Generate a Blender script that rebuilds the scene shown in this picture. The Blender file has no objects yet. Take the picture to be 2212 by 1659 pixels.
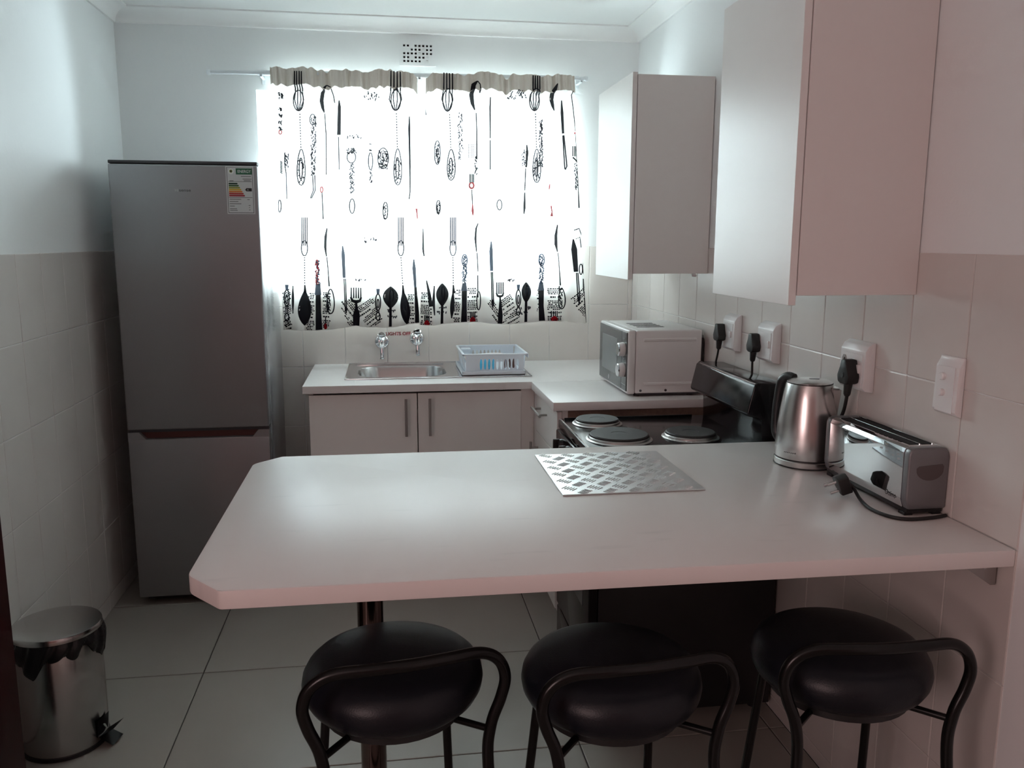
import bpy, bmesh, math, random
from mathutils import Vector, Matrix
random.seed(7)
PI = math.pi
S = bpy.context.scene
COL = S.collection

# ------------------------------------------------------------------ camera
CH, F, PITCH, YAW, ROLL = 1.4823, 1820.94, 0.16799, -0.148116, 0.003102
IW, IH = 2212.0, 1659.0
fw = Vector((math.sin(-YAW)*math.cos(PITCH), math.cos(YAW)*math.cos(PITCH), -math.sin(PITCH))).normalized()
ri = Vector((math.cos(YAW), math.sin(YAW), 0))
ri = (ri - fw*ri.dot(fw)).normalized()
up = ri.cross(fw)
ri2 = ri*math.cos(ROLL) + up*math.sin(ROLL)
up2 = -ri*math.sin(ROLL) + up*math.cos(ROLL)
cam = bpy.data.cameras.new('camera')
cam.sensor_fit = 'HORIZONTAL'; cam.sensor_width = 36.0
cam.lens = F/IW*36.0
cam.clip_start = 0.02
camo = bpy.data.objects.new('camera', cam); COL.objects.link(camo)
m3 = Matrix((ri2, up2, -fw)).transposed()
camo.matrix_world = Matrix.Translation((0, 0, CH)) @ m3.to_4x4()
S.camera = camo

# ------------------------------------------------------------------ sky, lights, exposure
w = bpy.data.worlds.new('sky'); S.world = w; w.use_nodes = True
bg = w.node_tree.nodes['Background']
bg.inputs[0].default_value = (0.78, 0.92, 1.0, 1)
bg.inputs[1].default_value = 44.0
def area(name, loc, rot, sx, sy, power, color, portal=False):
    l = bpy.data.lights.new(name, 'AREA'); l.shape = 'RECTANGLE'; l.size = sx; l.size_y = sy
    l.energy = power; l.color = color
    if portal: l.cycles.is_portal = True
    o = bpy.data.objects.new(name, l); COL.objects.link(o); o.location = loc; o.rotation_euler = rot
    return o
area('window_daylight_portal', (0.1675, 4.26, 1.70), (-PI/2, 0, 0), 1.46, 0.92, 1.0, (1, 1, 1), portal=True)
area('room_window_light', (-1.86, -1.10, 1.45), (PI/2, 0, -PI/2), 1.3, 1.2, 26.0, (1.0, 0.72, 0.70))
vs = S.view_settings
vs.view_transform = 'Standard'; vs.look = 'None'; vs.exposure = 0.48; vs.gamma = 1.0; vs.use_curve_mapping = False
S.cycles.use_denoising = True
S.cycles.max_bounces = 7; S.cycles.diffuse_bounces = 5; S.cycles.glossy_bounces = 4
S.cycles.use_adaptive_sampling = True; S.cycles.adaptive_threshold = 0.06
S.cycles.transparent_max_bounces = 12
S.cycles.sample_clamp_indirect = 6.0

# ------------------------------------------------------------------ key dimensions (metres)
XL, XR, YB = -1.128, 1.197, 4.028
YF = -4.00
XLB, YBK = -2.00, 1.25      # unseen room behind the camera, widened so light escapes into it
ZC = 2.456
ZT, TH, TW = 1.4597, 0.2828, 0.1959
ZTL, THL = 1.4386, 0.2744
WX0, WX1, WZ0, WZ1 = -0.551, 0.886, 1.255, 2.140
CZ = 0.9064
ZP, ZPB = 0.8956, 0.8610

# ------------------------------------------------------------------ materials
MATS = {}
def srgb(*c):
    return tuple(((v/255)/12.92 if v/255 <= 0.04045 else ((v/255+0.055)/1.055)**2.4) for v in c)
def mat(name, col, rough=0.5, metal=0.0, spec=0.5, var=0.0, vscale=8.0, bump=0.0, bscale=60.0, stretch=None,
        coat=0.0, rvar=0.0, aniso=0.0):
    if name in MATS: return MATS[name]
    m = bpy.data.materials.new(name); m.use_nodes = True
    nt = m.node_tree; b = nt.nodes['Principled BSDF']
    b.inputs['Base Color'].default_value = (*col, 1)
    b.inputs['Roughness'].default_value = rough
    b.inputs['Metallic'].default_value = metal
    b.inputs['Specular IOR Level'].default_value = spec
    if coat: b.inputs['Coat Weight'].default_value = coat; b.inputs['Coat Roughness'].default_value = 0.08
    if aniso: b.inputs['Anisotropic'].default_value = aniso
    tc = nt.nodes.new('ShaderNodeTexCoord')
    vec = tc.outputs['Object']
    if stretch:
        mp = nt.nodes.new('ShaderNodeMapping'); mp.inputs['Scale'].default_value = stretch
        nt.links.new(vec, mp.inputs['Vector']); vec = mp.outputs['Vector']
    if var or rvar:
        n = nt.nodes.new('ShaderNodeTexNoise'); n.inputs['Scale'].default_value = vscale
        n.inputs['Detail'].default_value = 4
        nt.links.new(vec, n.inputs['Vector'])
        if var:
            mx = nt.nodes.new('ShaderNodeMix'); mx.data_type = 'RGBA'
            mx.inputs[6].default_value = (*[max(0, c*(1-var)) for c in col], 1)
            mx.inputs[7].default_value = (*[min(1, c*(1+var)) for c in col], 1)
            nt.links.new(n.outputs['Fac'], mx.inputs[0])
            nt.links.new(mx.outputs[2], b.inputs['Base Color'])
        if rvar:
            mr = nt.nodes.new('ShaderNodeMapRange')
            mr.inputs['To Min'].default_value = rough-rvar; mr.inputs['To Max'].default_value = rough+rvar
            nt.links.new(n.outputs['Fac'], mr.inputs['Value'])
            nt.links.new(mr.outputs['Result'], b.inputs['Roughness'])
    if bump:
        n2 = nt.nodes.new('ShaderNodeTexNoise'); n2.inputs['Scale'].default_value = bscale
        n2.inputs['Detail'].default_value = 3
        nt.links.new(vec, n2.inputs['Vector'])
        bp = nt.nodes.new('ShaderNodeBump'); bp.inputs['Strength'].default_value = bump
        bp.inputs['Distance'].default_value = 0.002
        nt.links.new(n2.outputs['Fac'], bp.inputs['Height'])
        nt.links.new(bp.outputs['Normal'], b.inputs['Normal'])
    MATS[name] = m
    return m

PAINT = mat('wall_paint', (0.83, 0.85, 0.85), 0.55, spec=0.25, var=0.02, vscale=3, bump=0.25, bscale=45)
LOUNGE_BOUNCE = mat('lounge_pink_bounce', (0.46, 0.27, 0.25), 0.6, spec=0.3, var=0.03, vscale=3)  # unseen walls, coloured to throw dim pink bounce light
CEIL = mat('ceiling_paint', (0.90, 0.91, 0.90), 0.6, spec=0.3, bump=0.1, bscale=60)
TILE = mat('glazed_wall_tile', (0.66, 0.62, 0.59), 0.20, spec=0.5, var=0.06, vscale=5, bump=0.05, bscale=12)
GROUT = mat('grout', (0.60, 0.58, 0.55), 0.8, var=0.1, vscale=30)
FTILE = mat('floor_tile', (0.32, 0.295, 0.265), 0.34, spec=0.35, var=0.05, vscale=4)
FGROUT = mat('floor_grout', (0.05, 0.045, 0.04), 0.9, var=0.2)
LAM = mat('worktop_laminate', (0.74, 0.71, 0.70), 0.30, spec=0.45, var=0.03, vscale=30)
PLAM = mat('peninsula_laminate', (0.75, 0.70, 0.68), 0.38, spec=0.55, var=0.03, vscale=14, stretch=(1.0, 0.35, 1))
CAB = mat('white_melamine', (0.74, 0.71, 0.69), 0.36, spec=0.45, var=0.015, vscale=50)
CABD = mat('white_melamine_door', (0.77, 0.75, 0.73), 0.30, spec=0.45, var=0.02, vscale=5)
BRPANEL = mat('side_panel_brown', (0.20, 0.13, 0.10), 0.8, var=0.3, vscale=80)  # dark mottled brown for the drawer cabinet's side panel
SILV = mat('fridge_silver', (0.30, 0.30, 0.31), 0.36, metal=0.6, var=0.03, vscale=300)
SILVS = mat('fridge_side_silver', (0.45, 0.46, 0.48), 0.22, metal=0.6, var=0.03, vscale=60)
DKGREY = mat('dark_grey_plastic', (0.05, 0.05, 0.055), 0.5, var=0.05)
BLK = mat('black_plastic', (0.012, 0.012, 0.013), 0.38, var=0.1)
RUB = mat('black_rubber', (0.010, 0.010, 0.010), 0.55, var=0.1)
VINYL = mat('black_vinyl', (0.005, 0.006, 0.010), 0.38, spec=0.35, bump=0.15, bscale=350, var=0.1)
BTUBE = mat('black_enamel_tube', (0.005, 0.005, 0.005), 0.24, spec=0.3, var=0.1)
CHROME = mat('chrome', (0.72, 0.73, 0.75), 0.07, metal=1.0, var=0.02)
STEEL = mat('brushed_steel', (0.62, 0.61, 0.60), 0.26, metal=1.0, var=0.06, vscale=40, stretch=(1, 1, 30), aniso=0.4)
BINST = mat('bin_steel', (0.50, 0.49, 0.48), 0.20, metal=1.0, var=0.04, vscale=20)
SINKST = mat('sink_steel', (0.60, 0.60, 0.60), 0.20, metal=1.0, var=0.05, vscale=30)
HND = mat('handle_steel', (0.40, 0.38, 0.37), 0.32, metal=1.0, var=0.05)
ALU = mat('chequer_aluminium', (0.74, 0.75, 0.76), 0.30, metal=1.0, var=0.05, vscale=25)
ENAM = mat('black_enamel', (0.006, 0.006, 0.007), 0.13, spec=0.28, var=0.05)
CAST = mat('cast_iron', (0.020, 0.020, 0.021), 0.55, var=0.15, vscale=60, bump=0.2, bscale=200)
MWHITE = mat('appliance_white', (0.74, 0.72, 0.71), 0.32, spec=0.5, var=0.01)
MGLASS = mat('microwave_black_glass', (0.06, 0.065, 0.068), 0.16, spec=0.6, var=0.03)
MWIN = mat('microwave_window', (0.16, 0.17, 0.175), 0.22, spec=0.6, var=0.06, vscale=300)
PLW = mat('white_plastic', (0.80, 0.80, 0.80), 0.25, spec=0.5, var=0.01)
PLB = mat('basket_plastic', (0.74, 0.79, 0.85), 0.32, spec=0.5, var=0.02)
RODM = mat('white_rod', (0.72, 0.76, 0.78), 0.3, var=0.02)
WFRAME = mat('window_frame_white', (0.80, 0.82, 0.83), 0.4, var=0.02)
REDW = mat('dark_red_wood', (0.022, 0.002, 0.002), 0.35, spec=0.2, var=0.25, vscale=6, stretch=(6, 6, 0.6), bump=0.05)
REDC = mat('red_curtain', (0.42, 0.07, 0.05), 0.8, var=0.15, vscale=10)
REDT = mat('dark_red_lettering', (0.16, 0.004, 0.010), 0.5, var=0.05)
GREYT = mat('grey_lettering', (0.07, 0.07, 0.07), 0.5, var=0.05)
BLKT = mat('black_lettering', (0.008, 0.008, 0.008), 0.5, var=0.05)
PALET = mat('pale_lettering', (0.46, 0.46, 0.46), 0.35, var=0.05)
WHITET = mat('white_print', (0.80, 0.82, 0.80), 0.5, var=0.02)
PAPER = mat('label_paper', (0.62, 0.63, 0.63), 0.5, var=0.02)
PRINTS = [mat('label_green_dark', (0.010, 0.045, 0.025), .5, var=.05), mat('label_green', (0.03, 0.10, 0.02), .5, var=.05),
          mat('label_lime', (0.24, 0.27, 0.03), .5, var=.05), mat('label_yellow', (0.62, 0.38, 0.02), .5, var=.05),
          mat('label_orange', (0.62, 0.17, 0.02), .5, var=.05), mat('label_red', (0.42, 0.03, 0.02), .5, var=.05),
          mat('label_deep_red', (0.32, 0.012, 0.02), .5, var=.05)]
LGREEN = mat('label_banner_green', (0.012, 0.11, 0.05), .5, var=.05)
DARKV = mat('dark_void', (0.004, 0.004, 0.004), 0.9, var=0.1)
BLUECL = mat('blue_sponge_cloth', (0.08, 0.42, 0.62), 0.9, var=0.25, vscale=120, bump=0.4, bscale=300)
BRUSH = mat('brush_white', (0.75, 0.70, 0.68), 0.5, var=0.05)
BROWN = mat('brown_plastic', (0.10, 0.03, 0.025), 0.5, var=0.1)
POLE = mat('table_post_bronze_chrome', (0.16, 0.12, 0.11), 0.16, metal=1.0, var=0.1, vscale=10)
BAG = mat('black_bin_bag', (0.008, 0.008, 0.009), 0.30, spec=0.35, var=0.1, bump=0.6, bscale=60)
TOASTG = mat('toaster_grey', (0.20, 0.20, 0.21), 0.36, metal=0.5, var=0.04, vscale=200)
TCHROME = mat('toaster_chrome', (0.70, 0.71, 0.72), 0.035, metal=1.0, var=0.02)

def scuffs(m, strength=0.16):
    nt = m.node_tree; b = nt.nodes['Principled BSDF']
    src = b.inputs['Base Color'].links[0].from_socket
    tc = nt.nodes.new('ShaderNodeTexCoord'); mp = nt.nodes.new('ShaderNodeMapping')
    mp.inputs['Rotation'].default_value = (0, 0, math.radians(-35)); mp.inputs['Scale'].default_value = (3.2, 15, 1)
    n = nt.nodes.new('ShaderNodeTexNoise'); n.inputs['Scale'].default_value = 1.6; n.inputs['Detail'].default_value = 2
    mr = nt.nodes.new('ShaderNodeMapRange'); mr.inputs['From Min'].default_value = 0.64; mr.inputs['From Max'].default_value = 0.80
    mr.inputs['To Max'].default_value = strength
    mx = nt.nodes.new('ShaderNodeMix'); mx.data_type = 'RGBA'; mx.inputs[7].default_value = (0.30, 0.28, 0.28, 1)
    nt.links.new(tc.outputs['Object'], mp.inputs['Vector']); nt.links.new(mp.outputs['Vector'], n.inputs['Vector'])
    nt.links.new(n.outputs['Fac'], mr.inputs['Value']); nt.links.new(mr.outputs['Result'], mx.inputs[0])
    nt.links.new(src, mx.inputs[6]); nt.links.new(mx.outputs[2], b.inputs['Base Color'])
scuffs(PLAM)
def glass_mat():
    m = bpy.data.materials.new('window_glass'); m.use_nodes = True
    nt = m.node_tree; nt.nodes.clear()
    out = nt.nodes.new('ShaderNodeOutputMaterial'); mix = nt.nodes.new('ShaderNodeMixShader')
    tr = nt.nodes.new('ShaderNodeBsdfTransparent'); gl = nt.nodes.new('ShaderNodeBsdfGlossy')
    gl.inputs['Roughness'].default_value = 0.02
    tr.inputs['Color'].default_value = (0.97, 0.99, 0.98, 1)
    fr = nt.nodes.new('ShaderNodeFresnel'); fr.inputs['IOR'].default_value = 1.3
    nt.links.new(fr.outputs[0], mix.inputs[0]); nt.links.new(tr.outputs[0], mix.inputs[1])
    nt.links.new(gl.outputs[0], mix.inputs[2]); nt.links.new(mix.outputs[0], out.inputs[0])
    return m
GLASS = glass_mat()
def cloth_mat(name, col, trans, transp):
    m = bpy.data.materials.new(name); m.use_nodes = True
    nt = m.node_tree; nt.nodes.clear()
    out = nt.nodes.new('ShaderNodeOutputMaterial')
    df = nt.nodes.new('ShaderNodeBsdfDiffuse'); tl = nt.nodes.new('ShaderNodeBsdfTranslucent'); tp = nt.nodes.new('ShaderNodeBsdfTransparent')
    tc = nt.nodes.new('ShaderNodeTexCoord'); n = nt.nodes.new('ShaderNodeTexNoise'); n.inputs['Scale'].default_value = 40
    mx = nt.nodes.new('ShaderNodeMix'); mx.data_type = 'RGBA'
    mx.inputs[6].default_value = (*[c*0.95 for c in col], 1); mx.inputs[7].default_value = (*col, 1)
    nt.links.new(tc.outputs['Object'], n.inputs['Vector']); nt.links.new(n.outputs['Fac'], mx.inputs[0])
    nt.links.new(mx.outputs[2], df.inputs['Color']); nt.links.new(mx.outputs[2], tl.inputs['Color'])
    a = nt.nodes.new('ShaderNodeMixShader'); a.inputs[0].default_value = trans
    b = nt.nodes.new('ShaderNodeMixShader'); b.inputs[0].default_value = transp
    nt.links.new(df.outputs[0], a.inputs[1]); nt.links.new(tl.outputs[0], a.inputs[2])
    nt.links.new(a.outputs[0], b.inputs[1]); nt.links.new(tp.outputs[0], b.inputs[2])
    nt.links.new(b.outputs[0], out.inputs[0])
    return m
CLOTH = cloth_mat('printed_curtain_cotton', (0.84, 0.82, 0.78), 0.165, 0.012)
HEADER_SHADED = cloth_mat('shaded_header_cotton', (0.66, 0.61, 0.55), 0.05, 0.0)  # doubled curtain cotton, its colour also darkened to look less lit
def ink_mat(name, col, t):
    m = bpy.data.materials.new(name); m.use_nodes = True
    nt = m.node_tree; nt.nodes.clear()
    out = nt.nodes.new('ShaderNodeOutputMaterial')
    df = nt.nodes.new('ShaderNodeBsdfDiffuse'); df.inputs['Color'].default_value = (*col, 1)
    tp = nt.nodes.new('ShaderNodeBsdfTransparent')
    tc = nt.nodes.new('ShaderNodeTexCoord'); n = nt.nodes.new('ShaderNodeTexNoise'); n.inputs['Scale'].default_value = 160
    mr = nt.nodes.new('ShaderNodeMapRange'); mr.inputs['To Min'].default_value = t*0.4; mr.inputs['To Max'].default_value = t*1.7
    mx = nt.nodes.new('ShaderNodeMixShader')
    nt.links.new(tc.outputs['Object'], n.inputs['Vector']); nt.links.new(n.outputs['Fac'], mr.inputs['Value'])
    nt.links.new(mr.outputs['Result'], mx.inputs[0]); nt.links.new(df.outputs[0], mx.inputs[1]); nt.links.new(tp.outputs[0], mx.inputs[2])
    nt.links.new(mx.outputs[0], out.inputs[0])
    return m
INK_D = ink_mat('ink_solid_black', (0.012, 0.012, 0.016), 0.016)
INK_M = ink_mat('ink_engraved_black', (0.02, 0.02, 0.025), 0.014)
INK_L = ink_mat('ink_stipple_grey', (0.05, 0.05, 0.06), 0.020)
INK_B = ink_mat('ink_blue_grey', (0.03, 0.05, 0.09), 0.035)
INK_R = ink_mat('ink_red', (0.30, 0.01, 0.015), 0.03)

# ------------------------------------------------------------------ mesh helpers
def B(): return bmesh.new()
def bx(bm, x0, x1, y0, y1, z0, z1, bev=0.0, seg=2, rot=None, piv=None):
    t = bmesh.new()
    vs_ = [t.verts.new((x, y, z)) for x in (x0, x1) for y in (y0, y1) for z in (z0, z1)]
    for f in ((0, 1, 3, 2), (4, 6, 7, 5), (0, 4, 5, 1), (2, 3, 7, 6), (0, 2, 6, 4), (1, 5, 7, 3)):
        t.faces.new([vs_[i] for i in f])
    if bev: bmesh.ops.bevel(t, geom=list(t.edges), offset=bev, segments=seg, affect='EDGES', profile=0.5)
    if rot is not None:
        bmesh.ops.rotate(t, cent=piv or Vector(((x0+x1)/2, (y0+y1)/2, (z0+z1)/2)), matrix=rot, verts=t.verts)
    merge(bm, t); return bm
def merge(bm, t):
    me = bpy.data.meshes.new('tmp'); t.to_mesh(me); t.free(); bm.from_mesh(me); bpy.data.meshes.remove(me)
def prism(bm, pts, axis, a0, a1, bev=0.0, seg=2):
    # pts: 2D outline in the two other axes (order: x,y,z without axis)
    t = bmesh.new()
    def mk(p, a):
        if axis == 'x': return (a, p[0], p[1])
        if axis == 'y': return (p[0], a, p[1])
        return (p[0], p[1], a)
    A = [t.verts.new(mk(p, a0)) for p in pts]; C = [t.verts.new(mk(p, a1)) for p in pts]
    n = len(pts)
    t.faces.new(A); t.faces.new(C[::-1])
    for i in range(n): t.faces.new((A[i], C[i], C[(i+1) % n], A[(i+1) % n]))
    bmesh.ops.recalc_face_normals(t, faces=t.faces)
    if bev: bmesh.ops.bevel(t, geom=list(t.edges), offset=bev, segments=seg, affect='EDGES', profile=0.5)
    merge(bm, t); return bm
def lathe(bm, prof, c=(0, 0, 0), n=40, axis='z', cap=True):
    t = bmesh.new(); rings = []
    for r, h in prof:
        ring = []
        for i in range(n):
            a = 2*PI*i/n; u, v = r*math.cos(a), r*math.sin(a)
            p = {'z': (u, v, h), 'x': (h, u, v), 'y': (u, h, v)}[axis]
            ring.append(t.verts.new((p[0]+c[0], p[1]+c[1], p[2]+c[2])))
        rings.append(ring)
    for k in range(len(rings)-1):
        for i in range(n):
            t.faces.new((rings[k][i], rings[k][(i+1) % n], rings[k+1][(i+1) % n], rings[k+1][i]))
    if cap:
        t.faces.new(rings[0][::-1]); t.faces.new(rings[-1])
    bmesh.ops.recalc_face_normals(t, faces=t.faces)
    merge(bm, t); return bm
def smooth_path(pts, sub=6, closed=False):
    P = [Vector(p) for p in pts]; out = []; n = len(P)
    rng = range(n) if closed else range(n-1)
    for i in rng:
        p0 = P[(i-1) % n] if closed or i > 0 else P[0]
        p1 = P[i]; p2 = P[(i+1) % n]
        p3 = P[(i+2) % n] if closed or i+2 < n else P[-1]
        for k in range(sub):
            t = k/sub
            out.append(0.5*((2*p1) + (p2-p0)*t + (2*p0-5*p1+4*p2-p3)*t*t + (3*p1-p0-3*p2+p3)*t**3))
    if not closed: out.append(P[-1])
    return out
def tube(bm, pts, r, n=12, closed=False, smooth=0, cap=True):
    if smooth: pts = smooth_path(pts, smooth, closed)
    pts = [Vector(p) for p in pts]; t = bmesh.new(); rings = []; N = len(pts)
    rad = r if isinstance(r, (list, tuple)) else [r]*N
    prev = None
    for i, p in enumerate(pts):
        a = pts[(i-1) % N] if closed or i > 0 else pts[0]
        b = pts[(i+1) % N] if closed or i < N-1 else pts[-1]
        d = (b-a).normalized()
        if prev is None:
            ref = Vector((0, 0, 1)) if abs(d.z) < 0.9 else Vector((1, 0, 0))
            u = d.cross(ref).normalized()
        else:
            u = (prev - d*prev.dot(d)).normalized()
        prev = u; v = d.cross(u)
        rr = rad[min(i, len(rad)-1)]
        rings.append([t.verts.new(p + (u*math.cos(2*PI*k/n)+v*math.sin(2*PI*k/n))*rr) for k in range(n)])
    rng = N if closed else N-1
    for i in range(rng):
        A, C = rings[i], rings[(i+1) % N]
        for k in range(n): t.faces.new((A[k], A[(k+1) % n], C[(k+1) % n], C[k]))
    if cap and not closed:
        t.faces.new(rings[0][::-1]); t.faces.new(rings[-1])
    bmesh.ops.recalc_face_normals(t, faces=t.faces)
    merge(bm, t); return bm
def quad(bm, *p):
    bm.faces.new([bm.verts.new(q) for q in p]); return bm

WLOC = {}
def obj(name, bm, m, parent=None, smooth=None, keep=False):
    me = bpy.data.meshes.new(name)
    if isinstance(bm, bmesh.types.BMesh):
        pl = WLOC.get(parent.name, Vector((0, 0, 0))) if parent else Vector((0, 0, 0))
        co = [v.co for v in bm.verts]
        lo = Vector((min(c.x for c in co), min(c.y for c in co), min(c.z for c in co)))
        hi = Vector((max(c.x for c in co), max(c.y for c in co), max(c.z for c in co)))
        base = Vector(((lo.x+hi.x)/2, (lo.y+hi.y)/2, lo.z))
        if keep: base = pl.copy()
        bmesh.ops.translate(bm, vec=-base, verts=bm.verts)
        bm.to_mesh(me); bm.free()
    else:
        me = bm; base = Vector((0, 0, 0)); pl = base
    if smooth:
        me.shade_smooth(); me.set_sharp_from_angle(angle=math.radians(smooth))
    ms = m if isinstance(m, (list, tuple)) else [m]
    for q in ms: me.materials.append(q)
    o = bpy.data.objects.new(name, me); COL.objects.link(o)
    if parent: o.parent = parent
    o.location = base - pl
    WLOC[o.name] = base
    return o
def thing(name, label, cat, loc=(0, 0, 0), group=None):
    o = bpy.data.objects.new(name, None); COL.objects.link(o)
    o.empty_display_size = 0.05; o.location = loc; WLOC[o.name] = Vector(loc)
    o['label'] = label; o['category'] = cat
    if group: o['group'] = group
    return o
def tag(o, label, cat, group=None):
    o['label'] = label; o['category'] = cat
    if group: o['group'] = group
    return o
def struct(name, bm, m, label=None, smooth=None, parent=None):
    o = obj(name, bm, m, parent, smooth); 
    if not parent:
        o['kind'] = 'structure'
        if label: o['label'] = label
    return o
def text_bm(s, size, xscale=1.0, depth=0.0004, bold=0.0):
    cu = bpy.data.curves.new('txt', 'FONT'); cu.body = s; cu.size = size; cu.extrude = depth; cu.offset = bold
    o = bpy.data.objects.new('txt', cu); COL.objects.link(o)
    dg = bpy.context.evaluated_depsgraph_get(); dg.update()
    me = bpy.data.meshes.new_from_object(o.evaluated_get(dg))
    t = bmesh.new(); t.from_mesh(me)
    bpy.data.objects.remove(o); bpy.data.meshes.remove(me); bpy.data.curves.remove(cu)
    bmesh.ops.scale(t, vec=(xscale, 1, 1), verts=t.verts)
    return t
def text_at(s, width, height, loc, face='-y', bold=0.0, depth=0.0004):
    """text fitted in width x height, lower-left corner at loc, facing -Y or -X"""
    t = text_bm(s, 1.0, 1.0, 0.0, bold)
    co = [v.co for v in t.verts]
    x0, x1 = min(c.x for c in co), max(c.x for c in co); y0, y1 = min(c.y for c in co), max(c.y for c in co)
    for v in t.verts:
        u = (v.co.x-x0)/(x1-x0)*width; h = (v.co.y-y0)/(y1-y0)*height
        if face == '-y': v.co = Vector((loc[0]+u, loc[1], loc[2]+h))
        else: v.co = Vector((loc[0], loc[1]-u, loc[2]+h))
    return t
def at(px, py, Y):
    d = fw + ri2*((px-IW/2)/F) - up2*((py-IH/2)/F)
    t = Y/d.y
    return Vector((0, 0, CH)) + d*t

# ------------------------------------------------------------------ SETTING: floor, ceiling, walls
G = 0.0025          # tiles stand proud of the wall by this much
floor = struct('floor', bx(B(), XLB-.2, XR+.2, YF-.2, YB+.2, -0.10, -0.003), FGROUT)
struct('ceiling', bx(B(), XLB-.2, XR+.2, YF-.2, YB+.2, ZC, ZC+.1), CEIL)
wall_l = struct('wall_left', bx(B(), XL-.20, XL-G, YBK, YB+.2, -.05, ZC), PAINT)
struct('wall_left_return', bx(B(), XLB-.2, XL-.20, YBK, YBK+.12, -.05, ZC), LOUNGE_BOUNCE)
struct('wall_left_lounge', bx(B(), XLB-.20, XLB, YF, YBK, -.05, ZC), LOUNGE_BOUNCE)
wall_r = struct('wall_right', bx(B(), XR+G, XR+.20, YF, YB+.2, -.05, ZC), PAINT)
struct('wall_front', bx(B(), XLB-.2, XR+.2, YF-.2, YF, -.05, ZC), LOUNGE_BOUNCE)
bm = B(); y0, y1 = YB+G, YB+.22
bx(bm, XL-G, XR+G, y0, y1, -.05, WZ0); bx(bm, XL-G, XR+G, y0, y1, WZ1, ZC)
bx(bm, XL-G, WX0, y0, y1, WZ0, WZ1); bx(bm, WX1, XR+G, y0, y1, WZ0, WZ1)
wall_b = struct('wall_back', bm, PAINT)

TMESH = {}
def tile_mesh(w_, h_, mat_, th=0.006, bev=0.0022):
    k = (round(w_, 4), round(h_, 4), mat_.name)
    if k in TMESH: return TMESH[k]
    t = bmesh.new(); W2, H2 = w_/2, h_/2
    a = [t.verts.new(p) for p in ((-W2, -H2, 0), (W2, -H2, 0), (W2, H2, 0), (-W2, H2, 0))]
    e = min(bev, W2*.4, H2*.4)
    c = [t.verts.new(p) for p in ((-W2, -H2, th-e*.5), (W2, -H2, th-e*.5), (W2, H2, th-e*.5), (-W2, H2, th-e*.5))]
    d = [t.verts.new(p) for p in ((-W2+e, -H2+e, th), (W2-e, -H2+e, th), (W2-e, H2-e, th), (-W2+e, H2-e, th))]
    for i in range(4):
        j = (i+1) % 4
        t.faces.new((a[i], a[j], c[j], c[i])); t.faces.new((c[i], c[j], d[j], d[i]))
    t.faces.new(d)
    me = bpy.data.meshes.new('tile'); t.to_mesh(me); t.free(); me.materials.append(mat_)
    TMESH[k] = me; return me
def place_tile(parent, c, uax, vax, nax, w_, h_, mat_, th=0.006, jit=0.0):
    o = bpy.data.objects.new('tile', tile_mesh(w_, h_, mat_, th)); COL.objects.link(o)
    o.parent = parent
    M = Matrix((uax, vax, nax)).transposed()
    if jit: M = M @ Matrix.Rotation(random.uniform(-jit, jit), 3, 'X') @ Matrix.Rotation(random.uniform(-jit, jit), 3, 'Y')
    M = M.to_4x4(); M.translation = Vector(c) - WLOC[parent.name]
    o.matrix_local = M
GAP = 0.0016
def wall_tiles(parent, lo, hi, joint, tw, ztop, th, fn, keep):
    k0 = math.floor((lo-joint)/tw)-1
    u = joint + k0*tw
    while u < hi:
        a, b = max(u, lo), min(u+tw, hi); u += tw
        if b-a < 0.012: continue
        z = ztop
        while z > 0.0:
            zb = max(z-th, 0.0)
            for (p, q, r, s) in keep(a, b, zb, z):
                if q-p > 0.012 and s-r > 0.012: fn(parent, p, q, r, s)
            z -= th
def back_tile(parent, a, b, z0, z1):
    place_tile(parent, ((a+b)/2, YB+.006, (z0+z1)/2), Vector((1, 0, 0)), Vector((0, 0, 1)), Vector((0, -1, 0)), b-a-GAP, z1-z0-GAP, TILE, jit=.0022)
def right_tile(parent, a, b, z0, z1):
    place_tile(parent, (XR+.006, (a+b)/2, (z0+z1)/2), Vector((0, -1, 0)), Vector((0, 0, 1)), Vector((-1, 0, 0)), b-a-GAP, z1-z0-GAP, TILE, jit=.0022)
def left_tile(parent, a, b, z0, z1):
    place_tile(parent, (XL-.006, (a+b)/2, (z0+z1)/2), Vector((0, 1, 0)), Vector((0, 0, 1)), Vector((1, 0, 0)), b-a-GAP, z1-z0-GAP, TILE, jit=.0022)
def keep_back(a, b, z0, z1):
    if z1 < 0.60 and a > -0.30: return []
    if z1 <= 0.88 and a > -0.30: return []
    ox, oz = (min(b, WX1)-max(a, WX0)), (min(z1, WZ1)-max(z0, WZ0))
    if ox <= 0 or oz <= 0: return [(a, b, z0, z1)]
    r = []
    if a < WX0: r.append((a, WX0, z0, z1))
    if b > WX1: r.append((WX1, b, z0, z1))
    if z0 < WZ0: r.append((max(a, WX0), min(b, WX1), z0, WZ0))
    return r
wall_tiles(wall_b, XL, XR, -0.3913, TW, ZT, TH, back_tile, keep_back)
wall_tiles(wall_r, 1.389, YB, 2.3723, TW, ZT, TH, right_tile, lambda a, b, z0, z1: [] if (a > 2.9 and z1 < .88) else [(a, b, z0, z1)])
wall_tiles(wall_l, 1.36, YB, 3.213, TW, ZTL, THL, left_tile, lambda a, b, z0, z1: [(a, b, z0, z1)])
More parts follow.
